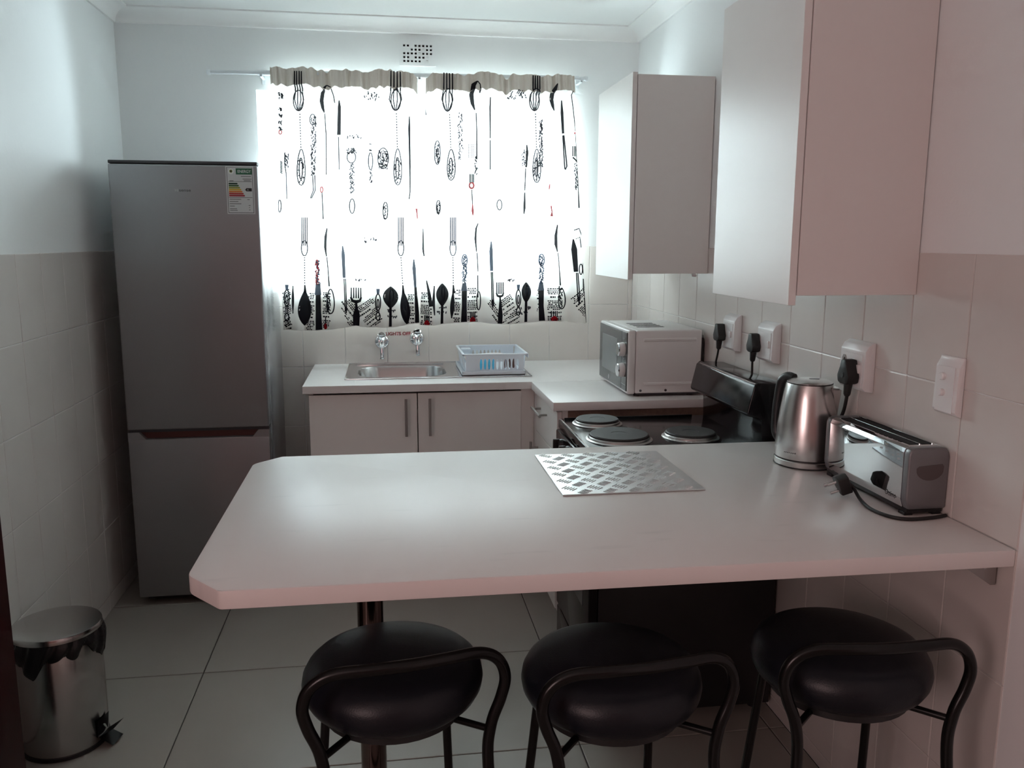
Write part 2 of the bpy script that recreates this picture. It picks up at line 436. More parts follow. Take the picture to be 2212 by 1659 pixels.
# floor tiles
x = -0.6558-3*0.6
while x < XR:
    a, b = max(x, XLB), min(x+.6, XR); x += .6
    y = 2.8485-12*.6
    while y < YB:
        c, d = max(y, YF), min(y+.6, YB); y += .6
        if b <= XL and c >= YBK: continue
        if b-a < .02 or d-c < .02: continue
        place_tile(floor, ((a+b)/2, (c+d)/2, -.006), Vector((1, 0, 0)), Vector((0, 1, 0)), Vector((0, 0, 1)), b-a-.004, d-c-.004, FTILE)

# coved cornice
def cove(d=0.078, h=0.052):
    pr = [(0, -h-.004), (0.010, -h-.004), (0.012, -h)]
    for i in range(9):
        t = i/8*PI/2
        pr.append((0.012+(d-.024)*(1-math.cos(t)), -h+(h-.008)*math.sin(t)))
    pr += [(d-.010, -.008), (d, -.006), (d, 0), (0, 0)]
    return pr
C_ = cove()
struct('trim_1', prism(B(), [(YB+G-a, ZC+b) for a, b in C_], 'x', XL, XR), CEIL, smooth=30)
struct('trim_2', prism(B(), [(XL-G+a, ZC+b) for a, b in C_], 'y', YBK, YB), CEIL, smooth=30)
struct('trim_3', prism(B(), [(XR+G-a, ZC+b) for a, b in C_], 'y', YF, YB), CEIL, smooth=30)

# kitchen window in the back wall
bm = B(); fy0, fy1 = YB+.165, YB+.20
f = .022
bx(bm, WX0, WX0+f, fy0, fy1, WZ0+f, WZ1-f); bx(bm, WX1-f, WX1, fy0, fy1, WZ0+f, WZ1-f)
bx(bm, WX0, WX1, fy0, fy1, WZ0, WZ0+f); bx(bm, WX0, WX1, fy0, fy1, WZ1-f, WZ1)
win = struct('window_1', bm, WFRAME)
bm = B(); bx(bm, .16, .175, fy0, fy1, WZ0+f, WZ1-f); struct('mullion', bm, WFRAME, parent=win)
for a, b in ((WX0+f, .16), (.175, WX1-f)):
    struct('pane', bx(B(), a, b, fy0+.014, fy0+.018, WZ0+f, WZ1-f), GLASS, parent=win)
struct('window_sill', bx(B(), WX0, WX1, YB+.01, YB+.165, WZ0-.004, WZ0+.004, .001), TILE, parent=win)

# window in the adjoining room behind the camera, with its red curtain
bm = B(); wx = XLB
for y0_, y1_, z0_, z1_ in ((-1.80, -.40, .80, .85), (-1.80, -.40, 2.05, 2.10), (-1.80, -1.75, .80, 2.10), (-.45, -.40, .80, 2.10)):
    bx(bm, wx+.0005, wx+.03, y0_, y1_, z0_, z1_)
win2 = struct('window_2', bm, WFRAME)
struct('pane', bx(B(), wx+.002, wx+.006, -1.75, -.45, .85, 2.05), GLASS, parent=win2)
bm = B(); N = 120; vt = []
for i in range(N+1):
    yy = -2.0+1.8*i/N
    xx = wx+.075+.022*math.sin(i*.9)+.010*math.sin(i*2.3)
    vt.append((bm.verts.new((xx, yy, .30)), bm.verts.new((xx, yy, 2.2))))
for i in range(N): bm.faces.new((vt[i][0], vt[i+1][0], vt[i+1][1], vt[i][1]))
bmesh.ops.solidify(bm, geom=list(bm.faces), thickness=.003)
tag(obj('red_curtain', bm, REDC, smooth=60), 'long red curtain drawn across the window of the adjoining room', 'curtain')

# open dark red door leaf beside the left wall
ang = math.atan2(-.972+1.112, 2.15-1.35)
dl = thing('door_1', 'dark red wooden door standing open along the left wall', 'door', (-1.106, 1.35, 0.008))
del dl['category']; dl['kind'] = 'structure'
dl.rotation_euler = (0, 0, -ang)
bm = B(); bx(bm, -.020, .020, 0, .812, 0.0, 2.03, .002, 1)
o = obj('door_leaf', bm, REDW, None); o.parent = dl; 
bm = B(); tube(bm, [(.020, .75, 1.02), (.06, .75, 1.02), (.065, .74, 1.02), (.065, .64, 1.02)], .009, 10)
o = obj('door_handle', bm, HND, None, 40); o.parent = dl

# ------------------------------------------------------------------ FRIDGE
FX0, FX1, FY0, FY1, FZ = -1.024, -0.480, 3.444, 3.990, 1.779
fr = thing('fridge', 'tall silver two-door fridge freezer standing in the back left corner', 'fridge', ((FX0+FX1)/2, (FY0+FY1)/2, 0))
obj('cabinet', bx(B(), FX0+.003, FX1-.003, FY0+.062, FY1, .035, FZ-.001, .006), SILVS, fr, 30)
obj('top_cover', bx(B(), FX0, FX1-.001, FY0+.004, FY0+.058, FZ-.012, FZ, .003), DKGREY, fr, 30)
obj('upper_door', bx(B(), FX0, FX1, FY0, FY0+.055, .738, FZ-.014, .006, 3), SILV, fr, 30)
# lower door with a trapezoid finger grip cut in its top edge
bm = B(); zt_, gz = .728, .700
bx(bm, FX0, FX1, FY0, FY0+.055, .038, gz, .004, 2)
prism(bm, [(FX0+.0005, gz-.006), (-.956, gz-.006), (-.956, gz), (-.982, zt_), (FX0+.0005, zt_)], 'y', FY0+.0005, FY0+.0545)
prism(bm, [(-.545, gz-.006), (FX1-.0005, gz-.006), (FX1-.0005, zt_), (-.522, zt_), (-.545, gz)], 'y', FY0+.0005, FY0+.0545)
ld = obj('lower_door', bm, SILV, fr, 30)
bm = B(); prism(bm, [(-.545, gz+.001), (-.522, zt_), (-.982, zt_), (-.956, gz+.001)], 'y', FY0+.022, FY0+.050)
obj('finger_grip', bm, BROWN, ld)
obj('door_gasket', bx(B(), FX0+.006, FX1-.006, FY0+.050, FY0+.064, .05, FZ-.02), DKGREY, fr)
obj('hinge_strip', bx(B(), FX0+.005, FX1-.001, FY0+.008, FY0+.058, .728, .738), DKGREY, fr)
obj('plinth', bx(B(), FX0+.02, FX1-.02, FY0+.05, FY1-.02, .012, .036), BLK, fr)
for xx in (FX0+.05, FX1-.05):
    for yy in (FY0+.09, FY1-.06):
        obj('foot', lathe(B(), [(.018, 0), (.02, .004), (.015, .014)], (xx, yy, 0), 16), BLK, fr)
obj('brand_lettering', text_at('sense', .043, .0075, (-.772, FY0-.0006, 1.6645), bold=.012), GREYT, fr)
obj('brand_lettering', text_at('Hi', .012, .0105, (-.787, FY0-.0006, 1.6645)), PALET, fr)
# energy label
LX0, LX1, LZ0, LZ1 = -.598, -.4945, 1.582, 1.762
yl = FY0-.0006
lb = obj('energy_label', bx(B(), LX0, LX1, yl, FY0+.0002, LZ0, LZ1), PAPER, fr)
def lq(name, x0, x1, z0, z1, m, k=1):
    b_ = B(); quad(b_, (x0, yl-.0003*k, z0), (x1, yl-.0003*k, z0), (x1, yl-.0003*k, z1), (x0, yl-.0003*k, z1))
    return obj(name, b_, m, lb)
bw = .0018; ix0, ix1, iz0, iz1 = LX0+.004, LX1-.004, LZ0+.004, LZ1-.004
bm = B()
for a, b, c, d in ((ix0, ix1, iz0, iz0+bw), (ix0, ix1, iz1-bw*.6, iz1), (ix0, ix0+bw, iz0, iz1), (ix1-bw, ix1, iz0, iz1),
                   (ix0+.004, ix1-.004, LZ1-.058, LZ1-.0565), (ix0+.004, ix1-.004, LZ1-.118, LZ1-.1165)):
    quad(bm, (a, yl-.0003, c), (b, yl-.0003, c), (b, yl-.0003, d), (a, yl-.0003, d))
obj('label_border', bm, GREYT, lb)
lq('label_banner', LX0+.038, LX1-.006, LZ1-.031, LZ1-.008, LGREEN)
obj('label_lettering', text_at('ENERGY', .049, .011, (LX0+.045, yl-.0007, LZ1-.025), bold=.006), WHITET, lb)
bm = B(); lathe(bm, [(.0105, 0), (.0105, .0002)], (LX0+.020, yl-.0005, LZ1-.020), 20, 'y')
em = obj('label_emblem', bm, WHITET, lb)
bm = B(); lathe(bm, [(.0065, 0), (.0065, .0002)], (LX0+.020, yl-.0008, LZ1-.019), 5, 'y'); obj('emblem_star', bm, PRINTS[2], em)
bm = B(); lathe(bm, [(.0038, 0), (.0038, .0002)], (LX0+.020, yl-.0011, LZ1-.0195), 5, 'y'); obj('emblem_centre', bm, BLKT, em)
for i in range(7):
    z1_ = LZ1-.0625-i*.0075; wdt = .034+.0042*i
    bm = B(); p = [(LX0+.0095, z1_-.006), (LX0+.0095+wdt-.003, z1_-.006), (LX0+.0095+wdt, z1_-.003), (LX0+.0095+wdt-.003, z1_), (LX0+.0095, z1_)]
    bm.faces.new([bm.verts.new((a, yl-.0004, b)) for a, b in p]); obj('rating_bar', bm, PRINTS[i], lb)
bm = B(); zz = LZ1-.088; p = [(LX1-.034, zz), (LX1-.029, zz-.006), (LX1-.009, zz-.006), (LX1-.009, zz+.006), (LX1-.029, zz+.006)]
bm.faces.new([bm.verts.new((a, yl-.0004, b)) for a, b in p]); ap = obj('rating_pointer', bm, BLKT, lb)
obj('pointer_letter', text_at('A', .005, .006, (LX1-.026, yl-.0008, zz-.003)), WHITET, ap)
bm = B()
for (a, b, z_) in ((-.542, -.504, LZ1-.038), (-.536, -.503, LZ1-.048), (-.532, -.506, LZ1-.054), (-.588, -.545, LZ1-.124), (-.522, -.513, LZ1-.125),
                   (-.588, -.556, LZ1-.133), (-.588, -.545, LZ1-.141), (-.588, -.570, LZ1-.150), (-.588, -.562, LZ1-.160), (-.518, -.511, LZ1-.147),
                   (-.517, -.513, LZ1-.155), (-.517, -.512, LZ1-.164), (-.585, -.57, LZ1-.055), (-.588, -.56, LZ1-.166)):
    quad(bm, (a, yl-.0003, z_-.0014), (b, yl-.0003, z_-.0014), (b, yl-.0003, z_+.0014), (a, yl-.0003, z_+.0014))
obj('label_small_print', bm, mat('label_grey_print', (.2, .2, .2), .5, var=.1), lb)['kind'] = 'stuff'

# ------------------------------------------------------------------ SINK RUN
SX0, SYF = -0.340, 3.407
bm = B(); sx0, sx1, sy0, sy1 = -.135, .262, 3.575, 3.905   # bowl cut-out
bx(bm, SX0, sx0, SYF, YB-.001, CZ-.032, CZ, .0025); bx(bm, sx1, XR-.001, SYF, YB-.001, CZ-.032, CZ, .0025)
bx(bm, sx0-.003, sx1+.003, SYF, sy0, CZ-.032, CZ, .0025); bx(bm, sx0-.003, sx1+.003, sy1, YB-.001, CZ-.032, CZ, .0025)
tag(obj('sink_worktop', bm, LAM), 'pale laminate worktop with the inset sink under the window', 'worktop')
# base unit below the sink
sc = thing('sink_cabinet', 'white double-door base cabinet under the sink', 'cabinet', (.117, 3.72, 0))
bm = B(); bx(bm, -.317, -.301, 3.450, 4.01, .10, CZ-.034); bx(bm, .559, .575, 3.450, 4.01, .10, CZ-.034); bx(bm, -.301, .559, 3.450, 4.01, .10, .116); bx(bm, -.301, .559, 4.00, 4.01, .116, CZ-.034)
obj('carcass', bm, CAB, sc); obj('plinth', bx(B(), -.30, .575, 3.50, 3.52, 0, .10), CAB, sc)
for a, b, hx in ((-.318, .1165, .071), (.1205, .551, .168)):
    d = obj('door', bx(B(), a, b, 3.431, 3.449, .105, .864, .0015), CABD, sc)
    bm = B(); tube(bm, [(hx, 3.399, .690), (hx, 3.399, .846)], .0055, 12)
    for z_ in (.715, .82): tube(bm, [(hx, 3.431, z_), (hx, 3.399, z_)], .004, 8)
    obj('handle', bm, HND, d, 40)
obj('filler_panel', bx(B(), .551, .607, 3.436, 3.45, .10, .872), CAB, sc)
# inset stainless sink
sk = thing('inset_sink', 'stainless steel sink with bowl and drainer set in the worktop', 'sink', (.22, 3.78, CZ))
RX0, RX1, RY0, RY1 = -.180, .616, 3.540, 4.015
def rrect(x0, x1, y0, y1, r, n=8):
    p = []
    for cx, cy, a0 in ((x1-r, y1-r, 0), (x0+r, y1-r, PI/2), (x0+r, y0+r, PI), (x1-r, y0+r, 1.5*PI)):
        for i in range(n+1):
            a = a0+PI/2*i/n; p.append((cx+r*math.cos(a), cy+r*math.sin(a)))
    return p
def loft(bm, loops, cap_last=True):
    R = [[bm.verts.new(p) for p in L] for L in loops]; n = len(R[0])
    for A, C in zip(R, R[1:]):
        for i in range(n): bm.faces.new((A[i], A[(i+1) % n], C[(i+1) % n], C[i]))
    if cap_last: bm.faces.new(R[-1])
    bmesh.ops.recalc_face_normals(bm, faces=bm.faces)
bo = rrect(sx0+.006, sx1-.006, sy0+.006, sy1-.006, .10, 10)
def off(pts, d):
    c = Vector((sum(p[0] for p in pts)/len(pts), sum(p[1] for p in pts)/len(pts)))
    out = []
    for p in pts:
        v = Vector(p)-c; out.append((c.x+v.x*(1-d/.2), c.y+v.y*(1-d/.165)))
    return out
bm = B()
loft(bm, [[(x_, y_, CZ+.0032) for x_, y_ in bo], [(x_, y_, CZ-.003) for x_, y_ in off(bo, .004)], [(x_, y_, CZ-.10) for x_, y_ in off(bo, .012)],
          [(x_, y_, CZ-.135) for x_, y_ in off(bo, .02)], [(x_, y_, CZ-.148) for x_, y_ in off(bo, .04)], [(x_, y_, CZ-.15) for x_, y_ in off(bo, .10)]])
obj('bowl', bm, SINKST, sk, 50)
# rim: ring between outer rectangle and bowl outline, plus skirt
bm = B(); outer = []
cx, cy = (sx0+sx1)/2, (sy0+sy1)/2
for (x_, y_) in bo:
    dx, dy = x_-cx, y_-cy
    tx = ((RX0 if dx < 0 else .300)-cx)/dx if abs(dx) > 1e-6 else 1e9
    ty = ((RY0 if dy < 0 else RY1)-cy)/dy if abs(dy) > 1e-6 else 1e9
    t_ = min(tx, ty); outer.append((cx+dx*t_, cy+dy*t_))
for cxn, cyn in ((RX0, RY0), (RX0, RY1), (.300, RY0), (.300, RY1)):
    k = min(range(len(outer)), key=lambda i: (outer[i][0]-cxn)**2+(outer[i][1]-cyn)**2); outer[k] = (cxn, cyn)
A = [bm.verts.new((x_, y_, CZ+.0032)) for x_, y_ in bo]; C2 = [bm.verts.new((x_, y_, CZ+.003)) for x_, y_ in outer]
n = len(A)
for i in range(n): bm.faces.new((A[i], A[(i+1) % n], C2[(i+1) % n], C2[i]))
bmesh.ops.recalc_face_normals(bm, faces=bm.faces)
obj('rim', bm, SINKST, sk)
bm = B()
bx(bm, .300, RX1, RY0, RY1, CZ+.0002, CZ+.0030, .0008, 1)
obj('drainer', bm, SINKST, sk)
bm = B()
for a, b, c, d in ((RX0, RX1, RY0, RY0+.006), (RX0, RX1, RY1-.006, RY1), (RX0, RX0+.006, RY0, RY1), (RX1-.006, RX1, RY0, RY1)):
    bx(bm, a, b, c, d, CZ+.0002, CZ+.0052, .002, 2)
obj('rolled_edge', bm, SINKST, sk, 40)
for i, yy in enumerate((3.60, 3.66, 3.72, 3.78, 3.84, 3.90, 3.95)):
    bm = B(); bx(bm, .325, .595, yy-.006, yy+.006, CZ+.002, CZ+.0055, .0025, 2); obj('drainer_rib', bm, SINKST, sk, 40)
bm = B(); bx(bm, RX0+.035, .26, 3.940, 3.975, CZ+.002, CZ+.0065, .003, 2); obj('back_ledge', bm, SINKST, sk, 40)
bm = B(); lathe(bm, [(.026, 0), (.028, .002), (.02, .003), (.018, .001)], (cx, cy, CZ-.151), 24); obj('plug_hole', bm, CHROME, sk, 40)

# taps
def tap(X, Z, label):
    t = thing('wall_tap', label, 'tap', (X, YB, Z), 'pair of chrome bib taps over the sink')
    bm = B(); lathe(bm, [(.034, 0), (.034, -.003), (.030, -.009), (.020, -.014), (.014, -.016)], (X, YB, Z), 28, 'y'); obj('flange', bm, CHROME, t, 40)
    bm = B(); tube(bm, [(X, YB-.012, Z), (X, YB-.050, Z-.002), (X, YB-.078, Z-.010), (X, YB-.092, Z-.030), (X, YB-.094, Z-.062)], [.013]*9+[.012]*6+[.0095]*10, 14, smooth=5)
    obj('spout', bm, CHROME, t, 50)
    bm = B(); lathe(bm, [(.0105, 0), (.0115, .004), (.0085, .006), (.009, .012)], (X, YB-.094, Z-.070), 18); obj('nozzle', bm, CHROME, t, 40)
    bm = B(); lathe(bm, [(.012, 0), (.012, .020), (.009, .024)], (X, YB-.058, Z+.002), 18); obj('headgear', bm, CHROME, t, 40)
    bm = B(); R = Matrix.Rotation(math.radians(28), 3, 'X')
    t2 = bmesh.new(); lathe(t2, [(.010, 0), (.0155, .004), (.020, .024), (.019, .030), (.013, .034)], (0, 0, 0), 8)
    for v in t2.verts: v.co = R @ v.co + Vector((X, YB-.060, Z+.016))
    merge(bm, t2); obj('handle', bm, CHROME, t)
    return t
tap(-.024, 1.010, 'left chrome bib tap on the tiles above the sink bowl')
tap(.141, 1.023, 'right chrome bib tap beside the lettering above the sink')
tag(obj('wall_lettering', text_at('LIGHTS OFF', .117, .0165, (-.005, YB-.0016, 1.0385), bold=.032), REDT), 'dark red LIGHTS OFF lettering on the tiles between the taps', 'lettering')

# dish basket on drainer, with its drip tray
BX0, BX1, BY0, BY1 = .322, .600, 3.585, 3.905
tr_ = thing('drip_tray', 'white plastic drip tray under the dish basket', 'tray', (.46, 3.74, CZ+.006))
bm = B(); bx(bm, BX0-.004, BX1-.008, BY0-.008, BY1+.004, CZ+.006, CZ+.010, .001)
for a, b, c, d in ((BX0-.006, BX1-.006, BY0-.010, BY0-.004), (BX0-.006, BX1-.006, BY1, BY1+.006), (BX0-.006, BX0, BY0-.010, BY1+.006), (BX1-.012, BX1-.006, BY0-.010, BY1+.006)):
    bx(bm, a, b, c, d, CZ+.006, CZ+.021, .002, 2)
obj('tray', bm, PLB, tr_, 40)
bk = thing('dish_basket', 'small white plastic dish basket with slotted sides on the drainer', 'basket', (.46, 3.74, CZ+.011))
bz0, bz1 = CZ+.011, CZ+.092
def wall_slots(bm, p0, p1, z0, z1, slots, sw, sz0, sz1, th, nrm):
    """wall from p0 to p1 with upright elliptical slots"""
    p0, p1 = Vector(p0), Vector(p1); L = (p1-p0).length; d = (p1-p0).normalized(); nrm = Vector(nrm)
    t = bmesh.new()
    cols = []
    us = set([0, L])
    for s in slots:
        for k in range(-4, 5): us.add(round(s+sw*math.sin(k/4*PI/2), 5))
    us = sorted(us)
    def slot_h(u):
        for s in slots:
            if abs(u-s) <= sw+1e-6: return math.sqrt(max(0, 1-((u-s)/sw)**2))
        return None
    zm, zh = (sz0+sz1)/2, (sz1-sz0)/2
    for u in us:
        h = slot_h(u); h = 0 if h is None else h
        cols.append((u, zm-zh*h, zm+zh*h))
    def P(u, z):
        lean = (z-z0)/(z1-z0)
        q = p0 + d*u + nrm*(.008*lean); return (q.x, q.y, z)
    for (u0, a0, b0), (u1, a1, b1) in zip(cols, cols[1:]):
        t.faces.new([t.verts.new(q) for q in (P(u0, z0), P(u1, z0), P(u1, a1), P(u0, a0))])
        t.faces.new([t.verts.new(q) for q in (P(u0, b0), P(u1, b1), P(u1, z1), P(u0, z1))])
        mid = (u0+u1)/2
        if slot_h(mid) is None:
            t.faces.new([t.verts.new(q) for q in (P(u0, zm), P(u1, zm), P(u1, b1+1e-5), P(u0, b0+1e-5))]) if b1 > zm+1e-4 else None
    bmesh.ops.remove_doubles(t, verts=t.verts, dist=1e-5)
    bmesh.ops.recalc_face_normals(t, faces=t.faces)
    bmesh.ops.solidify(t, geom=list(t.faces), thickness=th)
    merge(bm, t)
sl = [.066+.0178*i for i in range(10)]
bm = B(); wall_slots(bm, (BX0+.012, BY0+.010, 0), (BX1-.012, BY0+.010, 0), bz0+.004, bz1, sl, .0055, bz0+.013, bz0+.062, .0018, (0, -1, 0)); obj('front_wall', bm, PLB, bk)
bm = B(); wall_slots(bm, (BX1-.012, BY1-.010, 0), (BX0+.012, BY1-.010, 0), bz0+.004, bz1, sl, .0055, bz0+.013, bz0+.062, .0018, (0, 1, 0)); obj('back_wall', bm, PLB, bk)
sl2 = [.10+.0178*i for i in range(6)]
bm = B(); wall_slots(bm, (BX0+.012, BY1-.010, 0), (BX0+.012, BY0+.010, 0), bz0+.004, bz1, sl2, .0055, bz0+.013, bz0+.05, .0018, (-1, 0, 0)); obj('side_wall', bm, PLB, bk)
bm = B(); wall_slots(bm, (BX1-.012, BY0+.010, 0), (BX1-.012, BY1-.010, 0), bz0+.004, bz1, sl2, .0055, bz0+.013, bz0+.05, .0018, (1, 0, 0)); obj('side_wall', bm, PLB, bk)
obj('base', bx(B(), BX0+.012, BX1-.012, BY0+.010, BY1-.010, bz0+.002, bz0+.005), PLB, bk)
bm = B()
for a, b, c, d in ((BX0-.004, BX1+.004, BY0-.006, BY0+.004), (BX0-.004, BX1+.004, BY1-.004, BY1+.006), (BX0-.004, BX0+.006, BY0-.006, BY1+.006), (BX1-.006, BX1+.006, BY0-.006, BY1+.006)):
    bx(bm, a, b, c, d, bz1-.004, bz1+.004, .002, 2)
bx(bm, BX1+.002, BX1+.007, BY0-.004, BY0+.08, bz1-.016, bz1+.003, .002, 2)
obj('rim', bm, PLB, bk, 40)
for a, b, zz in ((BX0+.016, BX0+.060, .06),):
    obj('cutlery_holder', bx(B(), BX0+.014, BX0+.060, BY1-.06, BY1-.014, bz0+.045, bz0+.075, .003), PLB, bk, 40)
bm = B(); bx(bm, .385, .462, 3.615, 3.70, bz0+.006, bz0+.062, .010, 3)
tag(obj('dishcloth', bm, BLUECL, smooth=50), 'folded light blue sponge cloth lying in the dish basket', 'cloth')
br = thing('dish_brush', 'white dish brush with dark bristles lying in the basket', 'brush', (.46, 3.63, bz0+.05))
bm = B(); tube(bm, [(.352, 3.650, bz0+.050), (.40, 3.72, bz0+.060), (.48, 3.71, bz0+.066), (.52, 3.68, bz0+.066)], .006, 10, smooth=4); obj('handle', bm, BRUSH, br, 50)
bm = B(); bx(bm, .505, .560, 3.655, 3.69, bz0+.052, bz0+.068, .006, 2); obj('head', bm, BRUSH, br, 50)
bm = B()
for i in range(4):
    for j in range(2): tube(bm, [(.512+.013*i, 3.664+.014*j, bz0+.053), (.512+.014*i, 3.662+.014*j, bz0+.010)], .005, 6)
o = obj('bristles', bm, BROWN, br); o['kind'] = 'stuff'

# ------------------------------------------------------------------ L-SHAPED RETURN WITH DRAWERS
LX, LYF = .5897, 2.9387
tag(obj('corner_worktop', bx(B(), LX, XR-.001, LYF, SYF-.0015, CZ-.032, CZ, .003), LAM, smooth=30), 'pale laminate corner worktop carrying the microwave', 'worktop')
dc = thing('drawer_cabinet', 'white base cabinet with a drawer below the microwave worktop', 'cabinet', (.9, 3.18, 0))
bm = B(); bx(bm, .628, .644, 2.960, 3.43, .10, CZ-.034); bx(bm, .644, XR-.01, 3.40, 3.42, .10, CZ-.034)
bx(bm, .644, XR-.01, 2.976, 3.40, .10, .12)
obj('carcass', bm, CAB, dc)
obj('side_panel', bx(B(), .644, XR-.01, 2.960, 2.976, .02, CZ-.034), BRPANEL, dc)
obj('side_edge', bx(B(), .6285, .648, 2.958, 2.976, .02, CZ-.034), CAB, dc)
dr = obj('drawer', bx(B(), .609, .627, 2.962, 3.40, .705, .866, .0015), CABD, dc)
bm = B(); tube(bm, [(.576, 3.135, .815), (.576, 3.318, .815)], .0055, 12)
for y_ in (3.16, 3.29): tube(bm, [(.609, y_, .815), (.576, y_, .815)], .0045, 8)
obj('handle', bm, HND, dr, 40)
d2 = obj('door', bx(B(), .609, .627, 2.962, 3.40, .105, .701, .0015), CABD, dc)
bm = B(); tube(bm, [(.578, 3.345, .50), (.578, 3.345, .665)], .0055, 12)
for z_ in (.53, .64): tube(bm, [(.609, 3.345, z_), (.578, 3.345, z_)], .0045, 8)
obj('handle', bm, HND, d2, 40)
obj('plinth', bx(B(), .66, .676, 2.97, 3.42, 0, .10), CAB, dc)
obj('corner_post', bx(B(), .6080, .6275, 3.4015, 3.4355, .10, CZ-.034), CAB, dc)

# ------------------------------------------------------------------ MICROWAVE
MX0, MX1, MY0, MY1, MZ0, MZ1 = .886, 1.172, 3.012, 3.425, CZ+.012, CZ+.250
mw = thing('microwave', 'white microwave oven with two dials on the corner worktop', 'microwave', ((MX0+MX1)/2, (MY0+MY1)/2, CZ))
obj('body', bx(B(), MX0+.030, MX1, MY0, MY1, MZ0, MZ1, .006, 3), MWHITE, mw, 35)
obj('front_frame', bx(B(), MX0, MX0+.029, MY0-.001, MY1+.001, MZ0-.002, MZ1+.001, .006, 3), MWHITE, mw, 35)
dg = obj('door', bx(B(), MX0-.004, MX0+.010, MY0+.075, MY1-.006, MZ0+.008, MZ1-.008, .002), MGLASS, mw)
obj('door_window', bx(B(), MX0-.0048, MX0-.003, 3.150, 3.375, MZ0+.052, MZ1-.045, .0005, 1), MWIN, dg)
bm = B(); lathe(bm, [(.010, 0), (.010, -.0006)], (MX0-.0042, 3.265, MZ0+.027), 24, 'x'); obj('maker_badge', bm, PALET, dg)
cp = obj('control_panel', bx(B(), MX0-.004, MX0+.010, MY0+.008, MY0+.0735, MZ0+.008, MZ1-.008, .002), MGLASS, mw)
for z_ in (MZ0+.030, MZ0+.060): obj('panel_line', bx(B(), MX0-.0048, MX0-.0038, MY0+.014, MY0+.070, z_, z_+.0015), PALET, cp)
for z_ in (.204, .128): obj('dial_mark', lathe(B(), [(.003, 0), (.003, -.0008)], (MX0-.004, MY0+.042, MZ0+z_), 10, 'x'), PALET, cp)
for z_ in (MZ0+.163, MZ0+.085):
    k = obj('dial', lathe(B(), [(.026, 0), (.027, -.006), (.024, -.020), (.022, -.024)], (MX0-.004, 3.058, z_), 30, 'x'), MWHITE, mw, 35)
    obj('dial_ring', lathe(B(), [(.0235, -.0205), (.0245, -.0225), (.022, -.0255), (.0195, -.0255)], (MX0-.004, 3.058, z_), 30, 'x'), CHROME, k, 40)
for i in range(4):
    for j in range(10):
        pass
bm = B()
for i in range(4):
    y_ = 3.285-.047*i
    for j in range(16):
        x_ = .955+.0068*j+.0
        bx(bm, x_, x_+.0045, y_-.016, y_+.006, MZ1-.0004, MZ1+.0006)
obj('top_vent_slots', bm, DARKV, mw)['kind'] = 'stuff'
for z_ in (MZ1-.036, MZ0+.036):
    obj('side_rib', bx(B(), .945, 1.150, MY0-.003, MY0+.003, z_-.006, z_+.006, .003, 3), MWHITE, mw, 50)
for x_ in (.937, 1.035):
    obj('screw', lathe(B(), [(.005, 0), (.0045, -.002), (.002, -.003)], (x_, MY0, MZ0+.011), 14, 'y'), DKGREY, mw, 40)
obj('rear_grille', bx(B(), MX1-.001, MX1+.017, MY0+.02, MY1-.05, MZ0+.01, MZ1-.03, .008, 2), BLK, mw, 40)
for x_ in (.93, 1.14):
    for y_ in (3.04, 3.39): obj('foot', lathe(B(), [(.012, 0), (.013, .010), (.010, .013)], (x_, y_, CZ), 14), BLK, mw, 40)
obj('base_plate', bx(B(), MX0+.04, MX1-.004, MY0+.004, MY1-.004, MZ0-.005, MZ0+.001), DKGREY, mw)

# ------------------------------------------------------------------ STOVE
SVY0, SVY1, SVX0, SVX1, HZ = 2.335, 2.825, .585, 1.188, .872
st = thing('stove', 'black electric stove with three solid plates behind the breakfast bar', 'stove', ((SVX0+SVX1)/2, (SVY0+SVY1)/2, 0))
obj('body', bx(B(), SVX0+.030, SVX1-.005, SVY0+.004, SVY1-.004, .03, HZ-.03, .004), BLK, st, 30)
hob = obj('hob_top', bx(B(), SVX0, SVX1-.06, SVY0, SVY1, HZ-.034, HZ, .007, 3), ENAM, st, 35)
obj('edge_trim', bx(B(), SVX0+.004, SVX0+.0085, SVY0+.006, SVY1-.012, HZ-.002, HZ+.0012, .0006, 1), CHROME, hob)
obj('back_lip', bx(B(), SVX0+.02, SVX1-.12, SVY1-.012, SVY1-.008, HZ-.002, HZ+.004, .001, 1), ENAM, hob)
obj('control_panel', bx(B(), SVX0-.008, SVX0+.030, SVY0+.002, SVY1-.002, .750, HZ-.035, .006, 2), ENAM, st, 35)
for i, y_ in enumerate((2.715, 2.615, 2.515, 2.415)):
    bm = B(); lathe(bm, [(.020, 0), (.019, -.010), (.016, -.014)], (SVX0-.008, y_, .805), 20, 'x')
    bx(bm, SVX0-.040, SVX0-.018, y_-.006, y_+.006, .784, .826, .002)
    k = obj('knob', bm, BLK, st, 40)
    bm = B(); bx(bm, SVX0-.0405, SVX0-.028, y_-.001, y_+.001, .820, .8265); obj('knob_pointer', bm, PALET, k)
od = obj('oven_door', bx(B(), SVX0, SVX0+.029, SVY0+.006, SVY1-.006, .20, .742, .006, 2), ENAM, st, 35)
obj('door_window', bx(B(), SVX0-.0015, SVX0+.004, SVY0+.08, SVY1-.08, .36, .62, .001), MGLASS, od)
bm = B(); tube(bm, [(SVX0-.035, SVY0+.05, .705), (SVX0-.035, SVY1-.05, .705)], .009, 12)
for y_ in (SVY0+.07, SVY1-.07): tube(bm, [(SVX0, y_, .705), (SVX0-.035, y_, .705)], .006, 8)
obj('door_handle', bm, BLK, od, 40)
obj('drawer', bx(B(), SVX0+.002, SVX0+.029, SVY0+.006, SVY1-.006, .035, .192, .006, 2), ENAM, st, 35)
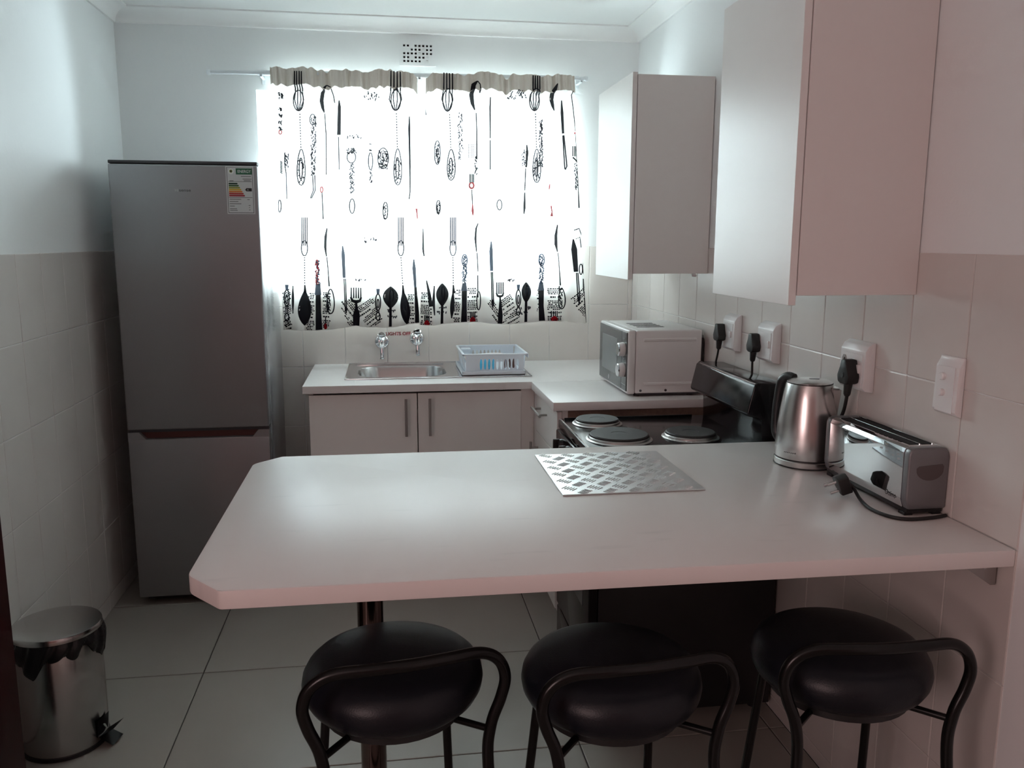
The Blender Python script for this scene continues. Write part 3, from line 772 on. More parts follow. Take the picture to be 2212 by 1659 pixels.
for x_ in (.64, 1.15):
    for y_ in (SVY0+.05, SVY1-.05): obj('foot', lathe(B(), [(.018, 0), (.018, .032)], (x_, y_, 0), 14), BLK, st)
for (x_, y_, r_) in ((.700, 2.728, .072), (.712, 2.497, .092), (.945, 2.497, .078)):
    pl = obj('hot_plate', lathe(B(), [(r_, HZ+.003), (r_, HZ+.016), (r_-.003, HZ+.019), (.026, HZ+.0185), (.0245, HZ+.0175), (.004, HZ+.0175)], (x_, y_, 0), 56), CAST, st, 30)
    obj('plate_ring', lathe(B(), [(r_+.004, HZ-.001), (r_+.012, HZ-.001), (r_+.0125, HZ+.002), (r_+.009, HZ+.004), (r_+.006, HZ+.005), (r_+.005, HZ+.009), (r_+.002, HZ+.012), (r_+.001, HZ+.006)], (x_, y_, 0), 56, cap=False), HND, pl, 50)
# raised back panel
prof = [(1.112, HZ-.02), (1.108, .952), (1.100, .960), (1.064, .966), (1.060, .975), (1.079, 1.058), (1.090, 1.068), (1.180, 1.062), (1.188, 1.05), (1.190, .60), (1.12, .60), (1.112, .80)]
bg_ = obj('back_panel', prism(B(), prof, 'y', SVY0+.004, SVY1-.004, .004, 3), ENAM, st, 40)
obj('panel_trim', bx(B(), 1.0815, 1.0875, SVY0+.012, SVY1-.03, 1.0595, 1.0655, .002, 2, rot=Matrix.Rotation(-.15, 3, 'Y')), CHROME, bg_, 40)
obj('brand_lettering', text_at('Univa', .022, .009, (1.0765, SVY1-.028, 1.032), face='-x'), PALET, bg_)

# ------------------------------------------------------------------ WALL UNITS
def wall_unit(y0_, y1_, label):
    u = thing('wall_cabinet', label, 'cabinet', ((.907+XR)/2, (y0_+y1_)/2, 1.364), 'white wall cabinets on the right wall')
    obj('carcass', bx(B(), .9075, XR-.0005, y0_, y1_, 1.364, 2.072, .0008, 1), CAB, u)
    obj('door', bx(B(), .888, .9055, y0_+.001, y1_-.001, 1.342, 2.079, .001, 1), CABD, u)
    return u
wall_unit(1.774, 2.222, 'large white wall cabinet nearest the camera above the kettle')
wall_unit(3.050, 3.540, 'smaller looking white wall cabinet above the microwave beside the window')
sp = thing('under_cabinet_hook', 'small white plastic hook under the far wall cabinet', 'hook', (1.14, 3.07, 1.364))
bm = B(); lathe(bm, [(.008, -.012), (.010, -.006), (.006, 0)], (1.150, 3.066, 1.364), 12); obj('hook_base', bm, PLW, sp, 40)

# ------------------------------------------------------------------ PENINSULA (breakfast bar)
pn = thing('breakfast_bar', 'pale laminate breakfast bar with clipped corners across the room', 'counter', (.42, 1.87, 0))
pts = [(-.292, 1.4084), (XR-.001, 1.3941), (XR-.001, 2.3090), (-.293, 2.3238), (-.3600, 2.2540), (-.3602, 1.4890)]
bm = B()
pr2 = []
def corner(p, a, b, r):
    p, a, b = Vector(p), Vector(a), Vector(b)
    u, v = (a-p).normalized()*r, (b-p).normalized()*r
    return [tuple((p+u*(1-t)**2 + v*t**2)) for t in [k/5 for k in range(6)]]
for i, p in enumerate(pts):
    rr = {0: .006, 3: .008, 4: .018, 5: .018}.get(i)
    pr2 += corner(p, pts[i-1], pts[(i+1) % 6], rr) if rr else [p]
prism(bm, pr2, 'z', ZPB, ZP, .003, 2)
obj('worktop', bm, PLAM, pn, 40)
bm = B(); lathe(bm, [(.030, .012), (.030, ZPB-.012)], (-.052, 1.86, 0), 32); obj('post', bm, POLE, pn, 40)
bm = B(); lathe(bm, [(.055, 0), (.055, .006), (.036, .012), (.033, .03)], (-.052, 1.86, 0), 32); obj('floor_flange', bm, POLE, pn, 40)
bm = B(); lathe(bm, [(.033, ZPB-.03), (.036, ZPB-.012), (.055, ZPB-.006), (.055, ZPB-.0005)], (-.052, 1.86, 0), 32); obj('top_flange', bm, POLE, pn, 40)
def bracket(y_):
    b_ = thing('shelf_bracket', 'small grey metal angle bracket under the breakfast bar end', 'bracket', (XR-.04, y_, ZPB-.05))
    bm = B(); prism(bm, [(XR-.010, ZPB-.0005), (XR-.010, ZPB-.052), (XR-.018, ZPB-.052), (XR-.090, ZPB-.0035), (XR-.090, ZPB-.0005)], 'y', y_, y_+.002)
    bx(bm, XR-.010, XR-.008, y_, y_+.035, ZPB-.052, ZPB-.0005); bx(bm, XR-.090, XR-.010, y_, y_+.035, ZPB-.0022, ZPB-.0005)
    obj('gusset', bm, HND, b_); 
    bm = B(); lathe(bm, [(.0035, 0), (.0035, -.0012)], (XR-.034, y_, ZPB-.014), 12, 'y'); obj('screw', bm, PALET, b_, 40)
bracket(1.432)

# chequer plate mat
cpv = thing('chequer_plate', 'square aluminium chequer plate mat lying on the breakfast bar', 'mat', (.571, 2.045, ZP))
PX0, PX1, PY0, PY1 = .3975, .7455, 1.8555, 2.2310
obj('sheet', bx(B(), PX0, PX1, PY0, PY1, ZP+.0006, ZP+.0040, .0007, 1), ALU, cpv)
def bars_mesh(sgn, nb=5):
    t = bmesh.new()
    a = PI/4*sgn
    for i in range(nb):
        o_ = (i-(nb-1)/2)*.0074
        t2 = bmesh.new()
        L2, W2 = .0120, .0014
        ring0 = [(-L2, 0), (-L2*.7, W2), (L2*.7, W2), (L2, 0), (L2*.7, -W2), (-L2*.7, -W2)]
        r1 = [(x_*.86, y_*.35) for x_, y_ in ring0]
        A = [t2.verts.new((x_, y_+o_, 0)) for x_, y_ in ring0]; C = [t2.verts.new((x_, y_+o_, .0016)) for x_, y_ in r1]
        for k in range(6): t2.faces.new((A[k], A[(k+1) % 6], C[(k+1) % 6], C[k]))
        t2.faces.new(C); merge(t, t2)
    bmesh.ops.rotate(t, cent=(0, 0, 0), matrix=Matrix.Rotation(a, 3, 'Z'), verts=t.verts)
    me = bpy.data.meshes.new('tread_bars'); t.to_mesh(me); t.free(); me.materials.append(ALU); return me
BA, BBm = bars_mesh(1), bars_mesh(-1)
pit = .0620
def barcl(me, x_, y_):
    o = bpy.data.objects.new('tread_bars', me); COL.objects.link(o); o.parent = cpv
    o.location = Vector((x_, y_, ZP+.0039)) - Vector((.571, 2.045, ZP))
for i in range(7):
    for j in range(7):
        x_, y_ = PX0+.026+i*pit, PY1-.018-j*pit
        if x_+.016 < PX1 and y_-.016 > PY0 and y_+.016 < PY1: barcl(BA, x_, y_)
        x_, y_ = x_-pit/2+.062*.0, y_-pit/2
        if x_-.016 > PX0 and x_+.016 < PX1 and y_-.016 > PY0: barcl(BBm, x_, y_)

# ------------------------------------------------------------------ SOCKETS, PLUGS, SWITCH
def plate(yc, hw, z0, z1, d=.030):
    """rounded box cover on the right wall"""
    prof = [(XR-.0005, z0), (XR-d+.006, z0+.004), (XR-d, z0+.012), (XR-d+.002, z1-.022), (XR-d+.010, z1-.008), (XR-.006, z1), (XR-.0005, z1)]
    return prism(B(), prof, 'y', yc-hw, yc+hw, .0025, 2)
def socket(yc, hw, label):
    s = thing('wall_socket', label, 'socket', (XR-.015, yc, 1.11), 'white wall sockets on the right wall tiles')
    obj('cover', plate(yc, hw, 1.110, 1.236), PLW, s, 40)
    bm = B(); prism(bm, [(XR-.0308, 1.122), (XR-.0302, 1.205), (XR-.029, 1.205), (XR-.029, 1.122)], 'y', yc-hw+.010, yc+hw-.010); obj('face_plate', bm, PLW, s)
    obj('rocker_switch', bx(B(), XR-.036, XR-.029, yc-hw+.016, yc-hw+.028, 1.158, 1.180, .002, 2), PLW, s, 40)
    return s
s1 = socket(2.765, .050, 'white wall socket nearest the microwave with a black plug')
s2 = socket(2.478, .055, 'white wall socket above the stove with a black plug')
s3 = socket(1.972, .058, 'white wall socket above the kettle with three outlets showing')
for z_ in (1.188, 1.165, 1.143):
    bm = B(); lathe(bm, [(.0105, 0), (.0105, -.001)], (XR-.0305, 2.006, z_), 6, 'x'); o = obj('outlet', bm, MGLASS if False else mat('socket_shadow_grey', (.30, .28, .27), .6, var=.05), s3)
    bm = B(); lathe(bm, [(.0028, 0), (.0028, -.0006)], (XR-.0316, 2.004, z_), 10, 'x'); obj('outlet_hole', bm, DARKV, o)
def plug(yc, zc, big, label, cable):
    p = thing('power_plug', label, 'plug', (XR-.05, yc, zc), 'black plugs in the wall sockets')
    k = 1.0 if not big else 1.05
    pr_ = [(yc-.011*k, zc+.030*k), (yc+.011*k, zc+.030*k), (yc+.016*k, zc+.012*k), (yc+.026*k, zc-.010*k), (yc+.022*k, zc-.026*k), (yc+.009*k, zc-.030*k), (yc-.009*k, zc-.030*k), (yc-.022*k, zc-.026*k), (yc-.026*k, zc-.010*k), (yc-.016*k, zc+.012*k)]
    bm = B(); prism(bm, pr_, 'x', XR-.060*k, XR-.031, .004, 2); obj('body', bm, RUB, p, 40)
    bm = B(); tube(bm, [(XR-.045, yc, zc-.028*k), (XR-.046, yc+.001, zc-.055*k), (XR-.046, yc+.001, zc-.060*k)], [.011, .0085, .006], 12); obj('strain_relief', bm, RUB, p, 40)
    bm = B(); tube(bm, cable, .0036*(1.25 if big else 1), 10, smooth=6); obj('cable', bm, RUB, p, 50)
    if big:
        bm = B(); lathe(bm, [(.007, 0), (.007, -.0015)], (XR-.060*k, yc, zc-.008), 16, 'x'); obj('grip_dimple', bm, BLK, p)
plug(2.800, 1.170, False, 'black plug of the microwave in the left wall socket', [(XR-.046, 2.801, 1.112), (XR-.043, 2.818, 1.083), (XR-.032, 2.858, 1.048), (XR-.016, 2.900, 1.012), (XR-.008, 2.925, .96), (XR-.008, 2.928, CZ+.003)])
plug(2.520, 1.166, False, 'black plug of the stove in the middle wall socket', [(XR-.046, 2.521, 1.108), (XR-.045, 2.523, 1.09), (XR-.044, 2.524, 1.075), (XR-.044, 2.524, 1.064)])
plug(1.955, 1.160, True, 'large black plug of the kettle in the right wall socket', [(XR-.046, 1.956, 1.097), (XR-.044, 1.968, 1.06), (XR-.035, 2.010, 1.00), (XR-.025, 2.035, .93), (XR-.020, 2.06, ZP+.006), (XR-.030, 2.10, ZP+.006)])
sw = thing('light_switch', 'white light switch with two round push buttons above the toaster', 'switch', (XR-.01, 1.622, 1.115))
obj('cover', plate(1.622, .038, 1.115, 1.243, .018), PLW, sw, 40)
bm = B(); prism(bm, [(XR-.0190, 1.124), (XR-.0184, 1.222), (XR-.017, 1.222), (XR-.017, 1.124)], 'y', 1.594, 1.650); obj('face_plate', bm, PLW, sw)
for z_ in (1.200, 1.165): obj('push_button', lathe(B(), [(.0080, 0), (.0080, -.007), (.0062, -.009)], (XR-.018, 1.628, z_), 20, 'x'), PLW, sw, 40)

# ------------------------------------------------------------------ KETTLE
kx, ky = 1.106, 2.062
ke = thing('kettle', 'brushed steel electric kettle with black handle on the breakfast bar', 'kettle', (kx, ky, ZP))
obj('base_ring', lathe(B(), [(.079, .0015), (.0815, .004), (.0815, .017), (.079, .019)], (kx, ky, ZP), 48), STEEL, ke, 35)
obj('base_foot', lathe(B(), [(.0805, 0), (.0825, .001), (.0825, .0035)], (kx, ky, ZP), 48), BLK, ke)
obj('seam_ring', lathe(B(), [(.0795, .018), (.0795, .0235)], (kx, ky, ZP), 48), BLK, ke)
obj('body', lathe(B(), [(.0800, .023), (.0806, .028), (.0800, .06), (.0775, .10), (.0730, .14), (.0670, .18), (.0605, .212), (.0580, .220)], (kx, ky, ZP), 64), STEEL, ke, 35)
lid = obj('lid', lathe(B(), [(.0572, .219), (.0572, .222), (.045, .228), (.02, .231), (.001, .2315)], (kx, ky, ZP), 48), STEEL, ke, 35)
obj('lid_seam', lathe(B(), [(.0585, .2185), (.0585, .2212), (.0568, .2212), (.0568, .2185)], (kx, ky, ZP), 48, cap=False), BLK, ke)
bm = B(); t2 = bmesh.new(); lathe(t2, [(.012, 0), (.011, .002)], (0, 0, 0), 20)
for v in t2.verts: v.co = Vector((v.co.x*1.3+kx+.006, v.co.y*.75+ky-.010, v.co.z+ZP+.2295))
merge(bm, t2); obj('lid_button', bm, BLK, lid)
hd = Vector((-.40, .916, 0)).normalized()
def kp(r, z): q = Vector((kx, ky, ZP+z))+hd*r; return tuple(q)
bm = B(); tube(bm, [kp(.052, .224), kp(.075, .226), kp(.094, .208), kp(.102, .16), kp(.106, .11), kp(.103, .066), kp(.088, .050), kp(.076, .050)], .0125, 14, smooth=5); obj('handle', bm, BLK, ke, 50)
sd = Vector((.80, -.60, 0)).normalized(); 
bm = B(); t2 = bmesh.new()
pf = [(.040, .212), (.070, .206), (.079, .196), (.050, .13)]
side = Vector((-sd.y, sd.x, 0))
top = [Vector((kx, ky, ZP+.213))+sd*.058+side*s_ for s_ in (-.026, 0, .026)]
tipv = Vector((kx, ky, ZP+.209))+sd*.083; low = Vector((kx, ky, ZP+.105))+sd*.0715
vv = [t2.verts.new(q) for q in (top[0], tipv, top[2], low, top[1]-sd*.012)]
t2.faces.new((vv[0], vv[1], vv[3])); t2.faces.new((vv[1], vv[2], vv[3])); t2.faces.new((vv[0], vv[4], vv[1])); t2.faces.new((vv[4], vv[2], vv[1])); t2.faces.new((vv[0], vv[3], vv[2], vv[4]))
bmesh.ops.recalc_face_normals(t2, faces=t2.faces); bmesh.ops.bevel(t2, geom=list(t2.edges), offset=.004, segments=3, affect='EDGES')
merge(bm, t2); obj('spout', bm, STEEL, ke, 60)
# worn, unreadable maker's mark low on the body
bm = B()
for i, (w_, h_) in enumerate(((1.6, .0016), (1.4, .0020), (2.0, .0018), (1.2, .0024), (1.8, .0022), (2.2, .0026), (2.6, .0034))):
    a0 = math.radians(200+i*3.6); a1 = a0+math.radians(w_)
    quad(bm, *[(kx+.0812*math.cos(q), ky+.0812*math.sin(q), ZP+.040+z_) for q, z_ in ((a0, 0), (a1, 0), (a1, h_), (a0, h_))])
obj('worn_mark', bm, GREYT, ke)['kind'] = 'stuff'

# ------------------------------------------------------------------ TOASTER
TX0, TX1, TY0, TY1, TZ0, TZ1 = 1.100, 1.1955, 1.606, 1.957, ZP+.016, ZP+.152
to = thing('toaster', 'long chrome and grey four-slice toaster at the wall end of the bar', 'toaster', ((TX0+TX1)/2, (TY0+TY1)/2, ZP))
ps = [(TX0+.006, TZ0), (TX1-.001, TZ0), (TX1, TZ1-.02), (TX1-.008, TZ1-.003), (TX1-.016, TZ1), (TX0+.014, TZ1), (TX0+.004, TZ1-.004), (TX0, TZ1-.014), (TX0, TZ0+.02)]
def slot_prism(y0_, y1_, grow, bev):
    c = ((TX0+TX1)/2, (TZ0+TZ1)/2)
    return prism(B(), [(c[0]+(a-c[0])*grow, c[1]+(b-c[1])*grow) for a, b in ps], 'y', y0_, y1_, bev, 3)
obj('body', slot_prism(TY0+.022, TY1-.022, 1.0, .0008), TCHROME, to, 40)
for a, b in ((TY0, TY0+.0215), (TY1-.0215, TY1)):
    e = obj('end_cap', slot_prism(a, b, 1.005, .005), TOASTG, to, 40)
    if a == TY0:
        bm = B(); hp = []
        for i in range(13):
            t_ = PI+PI*i/12; hp.append((1.150+.032*math.cos(t_), TZ0+.088+.024*math.sin(t_)))
        hp = [(1.118, TZ0+.091)]+hp[1:-1]+[(1.182, TZ0+.095), (1.178, TZ0+.100), (1.124, TZ0+.096)]
        prism(bm, hp, 'y', TY0-.0006, TY0+.004); gr = obj('grip_recess', bm, mat('toaster_grip_dark', (.09, .075, .075), .45, var=.05), e)
bm = B(); bx(bm, TX0+.006, TX1-.004, TY0+.006, TY1-.006, TZ0-.010, TZ0+.004, .003); obj('base', bm, BLK, to, 40)
for x_ in (TX0+.015, TX1-.015):
    for y_ in (TY0+.022, TY1-.022):
        obj('foot', bx(B(), x_-.010, x_+.010, y_-.012, y_+.012, ZP, TZ0-.009, .001), BLK, to)
for x_ in (TX0+.030, TX0+.060):
    s_ = obj('bread_slot', bx(B(), x_-.010, x_+.010, TY0+.035, TY1-.035, TZ1-.0005, TZ1+.0012, .0005, 1), DARKV, to)
    obj('slot_frame', bx(B(), x_+.0102, x_+.0125, TY0+.030, TY1-.030, TZ1-.001, TZ1+.0035, .0008, 1), TCHROME, s_)
for i in range(6):
    obj('crumb_louvre', bx(B(), TX0+.0165, TX0+.0185, TY0+.06+.018*i, TY0+.072+.018*i, TZ1-.0004, TZ1+.0008), DARKV, to)
obj('brand_lettering', text_at('Ottimo', .040, .012, (TX0-.0006, TY0+.078, TZ0+.014), face='-x', bold=.01), BLKT, to)
# loose lead with three-pin plug lying in front of the toaster
ld_ = thing('toaster_plug', 'black three-pin plug lying loose in front of the toaster', 'plug', (1.045, 1.775, ZP))
bm = B(); pq = [(-.020, -.026), (.020, -.026), (.024, -.006), (.016, .016), (.010, .026), (-.010, .026), (-.016, .016), (-.024, -.006)]
t2 = bmesh.new(); prism(t2, pq, 'x', -.013, .013, .003, 2)
Rm = Matrix.Rotation(math.radians(-22), 3, 'Y') @ Matrix.Rotation(math.radians(-12), 3, 'Z') @ Matrix.Rotation(math.radians(-90), 3, 'X')
PC = Vector((1.046, 1.772, ZP+.031))
for v in t2.verts: v.co = Rm @ v.co + PC
merge(bm, t2); pb = obj('body', bm, RUB, ld_, 40)
for (a, b, r_, L_) in ((0, .016, .0042, .026), (-.011, -.010, .0036, .022), (.011, -.010, .0036, .022)):
    p0, p1 = Rm @ Vector((-.012, a, b)) + PC, Rm @ Vector((-.012-L_, a, b)) + PC
    bm = B(); tube(bm, [p0, p1], r_, 12); obj('pin', bm, CHROME, pb, 40)
zc_ = ZP+.0042
bm = B(); tube(bm, [tuple(PC+Rm @ Vector((.012, 0, .0))), (1.066, 1.755, ZP+.022), (1.060, 1.715, zc_+.004), (1.052, 1.660, zc_), (1.062, 1.607, zc_), (1.092, 1.582, zc_), (1.150, 1.584, zc_), (1.188, 1.594, zc_)], .0040, 10, smooth=6)
obj('cable', bm, RUB, ld_, 50)

# ------------------------------------------------------------------ AIR VENT
av = thing('air_vent', 'white air brick with rows of square holes above the window', 'vent', (.1645, YB, 2.262))
AX0, AX1, AZ0, AZ1 = .082, .247, 2.262, 2.369
bm = B(); yv0 = YB-.009; yv1 = YB+.002
cols_, rows_ = 8, 5
clog = {(0, 2): .0, (1, 0): 0, (1, 1): 0, (3, 2): 0, (3, 7): 0, (4, 5): 0, (4, 7): 0, (3, 6): .004, (4, 6): .004, (2, 4): .005, (1, 5): .004}
mx_, mz_ = .014, .012; px_ = (AX1-AX0-2*mx_)/cols_; pz_ = (AZ1-AZ0-2*mz_)/rows_; hs = .0048
xs = [AX0]+[AX0+mx_+px_*(c+.5)+s*hs for c in range(cols_) for s in (-1, 1)]+[AX1]
zs = [AZ1]+[AZ1-mz_-pz_*(r+.5)+s*hs for r in range(rows_) for s in (1, -1)]+[AZ0]
V = {}
for i, x_ in enumerate(xs):
    for j, z_ in enumerate(zs): V[i, j] = bm.verts.new((x_, yv0, z_))
for i in range(len(xs)-1):
    for j in range(len(zs)-1):
        if i % 2 == 1 and j % 2 == 1 and i < len(xs)-2+1 and j < len(zs)-1:
            c, r = (i-1)//2, (j-1)//2
            if c < cols_ and r < rows_:
                dp = clog.get((r, c), .011) + .001
                q = [V[i, j], V[i+1, j], V[i+1, j+1], V[i, j+1]]
                w2 = [bm.verts.new((v.co.x, yv0+dp, v.co.z)) for v in q]
                for k in range(4): bm.faces.new((q[k], q[(k+1) % 4], w2[(k+1) % 4], w2[k]))
                if (r, c) in clog: bm.faces.new(w2)
                continue
        bm.faces.new((V[i, j], V[i+1, j], V[i+1, j+1], V[i, j+1]))
nI, nJ = len(xs)-1, len(zs)-1
for (a, b) in [((i, 0), (i+1, 0)) for i in range(nI)]+[((i, nJ), (i+1, nJ)) for i in range(nI)]+[((0, j), (0, j+1)) for j in range(nJ)]+[((nI, j), (nI, j+1)) for j in range(nJ)]:
    p, q = V[a].co, V[b].co
    bm.faces.new((V[a], V[b], bm.verts.new((q.x, yv1, q.z)), bm.verts.new((p.x, yv1, p.z))))
bmesh.ops.recalc_face_normals(bm, faces=bm.faces)
obj('grille', bm, PAINT, av)
obj('duct_backing', bx(B(), AX0+.008, AX1-.008, YB+.0018, YB+.0024, AZ0+.008, AZ1-.008), DARKV, av)

# ------------------------------------------------------------------ CURTAIN ROD
yr = YB-.075
rd = thing('curtain_rod', 'white extending curtain rod fixed above the window', 'curtain rod', (.1, yr, 2.19))
def rz(x_): return 2.196+(x_+.72)*.0130
obj('rod', tube(B(), [(-.735, yr, rz(-.735)), (.930, yr, rz(.93))], .0085, 16), RODM, rd, 40)
obj('inner_rod', tube(B(), [(-.53, yr, rz(-.53)), (.86, yr, rz(.86))], .0108, 16), RODM, rd, 40)
for x_ in (-.735, .93): obj('end_cap', lathe(B(), [(.010, -.008), (.012, -.004), (.012, .004), (.010, .008)], (x_, yr, rz(x_)), 16, 'x'), RODM, rd, 40)
for x_ in (-.515, .168, .905):
    bm = B(); bx(bm, x_-.008, x_+.008, YB-.004, YB-.0005, rz(x_)-.035, rz(x_)+.025, .001)
    bx(bm, x_-.005, x_+.005, yr-.004, YB-.002, rz(x_)-.0175, rz(x_)-.0115, .001)
    bx(bm, x_-.005, x_+.005, yr-.016, yr-.011, rz(x_)-.0175, rz(x_)+.004, .001)
    bx(bm, x_-.005, x_+.005, yr-.016, yr, rz(x_)-.0175, rz(x_)-.0115, .001)
    obj('bracket', bm, RODM, rd)

# ------------------------------------------------------------------ CURTAINS with cutlery print
YC = YB-.062
def panel(x0t, x1t, x0b, x1b, zt0, zt1, zb0, zb1, seed):
    def f(s, v):
        """s across 0..1, v down 0..1 -> point"""
        e = v
        X = (x0t+(x1t-x0t)*s)*(1-e)+(x0b+(x1b-x0b)*s)*e
        zt_ = zt0+(zt1-zt0)*s + .006*math.sin(s*17+seed)*math.sin(s*7.3+seed*2)
        zb_ = zb0+(zb1-zb0)*s + .006*math.sin(s*13+seed)
        for x0_, A_, w_ in ((.176, .034, .028), (-.236, .016, .014), (.556, .022, .016), (.36, .008, .03), (-.05, .006, .03)):
            zt_ -= A_*math.exp(-((x0t+(x1t-x0t)*s-x0_)/w_)**2)
        Z = zt_+(zb_-zt_)*v
        g = max(0, 1-v*6)
        q = min(1.0, max(0.0, (v-.045)/.09)); dmp = .30+.70*q
        Y = YC + .004*(1-q) + dmp*((.010+.006*v)*math.sin(s*26+seed+1.2*math.sin(s*9+seed)) + .006*math.sin(s*51+seed*3+v*1.5) + 0) + g*.0035*math.sin(s*120+seed+2*math.sin(s*31))
        return X, Y, Z
    return f
PL = panel(-.476, .158, -.470, .154, 2.217, 2.217, 1.070, 1.094, 1.3)
PR = panel(.196, .869, .153, .956, 2.217, 2.224, 1.096, 1.098, 4.1)
def cloth(f, ns=180, nv=90, dy=0.0, v0=0.0, v1=1.0):
    bm = B(); R = []
    for j in range(nv+1):
        v = v0+(v1-v0)*j/nv
        R.append([bm.verts.new((p[0], p[1]+dy, p[2])) for p in (f(i/ns, v) for i in range(ns+1))])
    for j in range(nv):
        for i in range(ns): bm.faces.new((R[j][i], R[j][i+1], R[j+1][i+1], R[j+1][i]))
    return bm
cur = []
for f, lab in ((PL, 'left curtain panel printed with black cutlery and newsprint'), (PR, 'right curtain panel printed with black cutlery and newsprint')):
    r = thing('curtain', lab, 'curtain', (f(.5, .5)[0], YC, 1.08), 'cutlery print kitchen curtains')
    obj('cloth', cloth(f), CLOTH, r, 80)
    def pocket(s_, v_, f=f):
        x_, y_, z_ = f(s_, v_)
        e_ = min(1.0, max(0.0, v_/.062))
        y_ += .0055*math.sin(s_*95+4*math.sin(s_*13))+.003*math.sin(s_*210+5*math.sin(s_*7))
        z_ += .005*e_*math.sin(s_*70+3*math.sin(s_*17)) - .004*(1-e_)*math.sin(s_*60+2*math.sin(s_*23))
        return x_, y_, z_
    obj('rod_pocket', cloth(pocket, 320, 10, -.040, -.002, .062), HEADER_SHADED, r, 80)
    obj('hem', cloth(f, 180, 4, .0015, .978, 1.0), HEADER_SHADED, r, 80)
    cur.append((r, f))
def find(f, X, Z):
    lo = f(0, .5); 
    s, v = .5, .5
    for _ in range(12):
        p = f(s, v); h = 1e-3
        ps_, pv_ = f(s+h, v), f(s, v+h)
        a, b = (ps_[0]-p[0])/h, (pv_[0]-p[0])/h
        c, d = (ps_[2]-p[2])/h, (pv_[2]-p[2])/h
        ex, ez = X-p[0], Z-p[2]
        det = a*d-b*c
        s += (ex*d-b*ez)/det; v += (a*ez-c*ex)/det
    return s, v
INKS = {'D': INK_D, 'M': INK_M, 'L': INK_L, 'B': INK_B, 'R': INK_R}
IB = {(k, i): B() for k in INKS for i in (0, 1)}
ZK = .37363
def zp2(zx, zy):
    q = at(540+ZK*zx, 120+ZK*zy, YC); return q.x, q.z
def surf(X, Z, side):
    f = cur[side][1]; s, v = find(f, X, Z)
    s_ = min(max(s, 0.004), .996); v_ = min(max(v, 0.0), .997)
    p = f(s_, v_)
    d = .0010 if v_ > .064 else .0500
    return (p[0], p[1]-d, p[2])
def ribbon(ink, pts, wd, side=None, na=1, seg=14.0):
    """stroke through zoom points; wd = full width(s) in zoom pixels"""
    if side is None: side = 0 if sum(p[0] for p in pts)/len(pts) < 985 else 1
    P = [Vector((p[0], p[1], 0)) for p in pts]
    W_ = [max(q*1.2, 6.6) for q in (wd if isinstance(wd, (list, tuple)) else [wd]*len(P))]
    # resample
    Q, WW = [], []
    for i in range(len(P)-1):
        L = (P[i+1]-P[i]).length; n = max(1, int(L/seg))
        for k in range(n):
            t = k/n; Q.append(P[i].lerp(P[i+1], t)); WW.append(W_[i]*(1-t)+W_[i+1]*t)
    Q.append(P[-1]); WW.append(W_[-1])
    bm = IB[ink, side]; rows = []
    for i, q in enumerate(Q):
        d = (Q[min(i+1, len(Q)-1)]-Q[max(i-1, 0)]).normalized(); nx = Vector((-d.y, d.x, 0))
        row = []
        for k in range(na+1):
            e = q+nx*WW[i]*(k/na-.5); X, Z = zp2(e.x, e.y); row.append(bm.verts.new(surf(X, Z, side)))
        rows.append(row)
    for a, b in zip(rows, rows[1:]):
        for k in range(na): bm.faces.new((a[k], a[k+1], b[k+1], b[k]))
def outline(ink, cx_, y0_, y1_, wd, lw, n=20, skew=0.0, egg=0.0, side=None):
    pts_ = []
    for i in range(n+1):
        a = 2*PI*i/n; yy = (y0_+y1_)/2-(y1_-y0_)/2*math.cos(a); r = 1+egg*(-math.cos(a))
        pts_.append((cx_+wd/2*math.sin(a)*r+skew*(yy-y0_), yy))
    ribbon(ink, pts_, lw, side, seg=9)
def blob(ink, cx_, y0_, y1_, wd, egg=0.0, skew=0.0, side=None, n=12):
    pts_, ws = [], []
    for i in range(n+1):
        t = i/n; yy = y0_+(y1_-y0_)*t; a = PI*t
        pts_.append((cx_+skew*(yy-y0_), yy)); ws.append(max(1.0, wd*math.sin(a)**.75*(1+egg*(2*t-1))))
    ribbon(ink, pts_, ws, side, na=4, seg=30)
def dashes(ink, x0_, y0_, x1_, y1_, n, wd, side=None):
    for i in range(n):
        a, b = i/n, (i+.55)/n
        ribbon(ink, [(x0_+(x1_-x0_)*a, y0_+(y1_-y0_)*a), (x0_+(x1_-x0_)*b, y0_+(y1_-y0_)*b)], wd, side)
def scribble(ink, cx_, y0_, y1_, wd, n, lw=2.5, side=None):
    n = int(n*1.5)
    for i in range(n):
        yy = y0_+(y1_-y0_)*(i+random.random())/n; xx = cx_+wd*(random.random()-.5)
        ribbon(ink, [(xx, yy), (xx+random.uniform(-6, 6), yy+random.uniform(4, 14))], lw, side)
def tines(ink, xs_, y0_, y1_, wd, spread=0.0, side=None):
    c = sum(xs_)/len(xs_)
    for x_ in xs_: ribbon(ink, [(x_, y0_), (x_+(x_-c)*spread, y1_)], [wd*.7, wd], side)
# upper row forks
for cx_, ts, hx, y_end, kb in ((280, (264, 276, 290, 302), 290, 750, 'M'), (843, (815, 832, 850, 868), 848, 750, 'L'), (1142, (1117, 1134, 1150, 1166), 1158, 720, 'M'), (1645, (1628, 1640, 1652, 1664), 1652, 735, 'L')):
    tines('D', ts, 100, 205, 7, .05)
    for x_ in ts: ribbon('L', [(x_, 205), (x_+(x_-cx_)*.35, 255), (cx_+(x_-cx_)*.3, 318)], 3)
    outline('M', cx_, 200, 320, 56, 3)
    dashes('M', hx-2, 335, hx+4, 540, 13, 5)
    outline(kb, hx+6, 540, y_end, 44, 5, egg=.25); outline(kb, hx+4, 590, y_end-35, 18, 6)
    scribble(kb, hx+4, 600, y_end-15, 36, 22, 4)
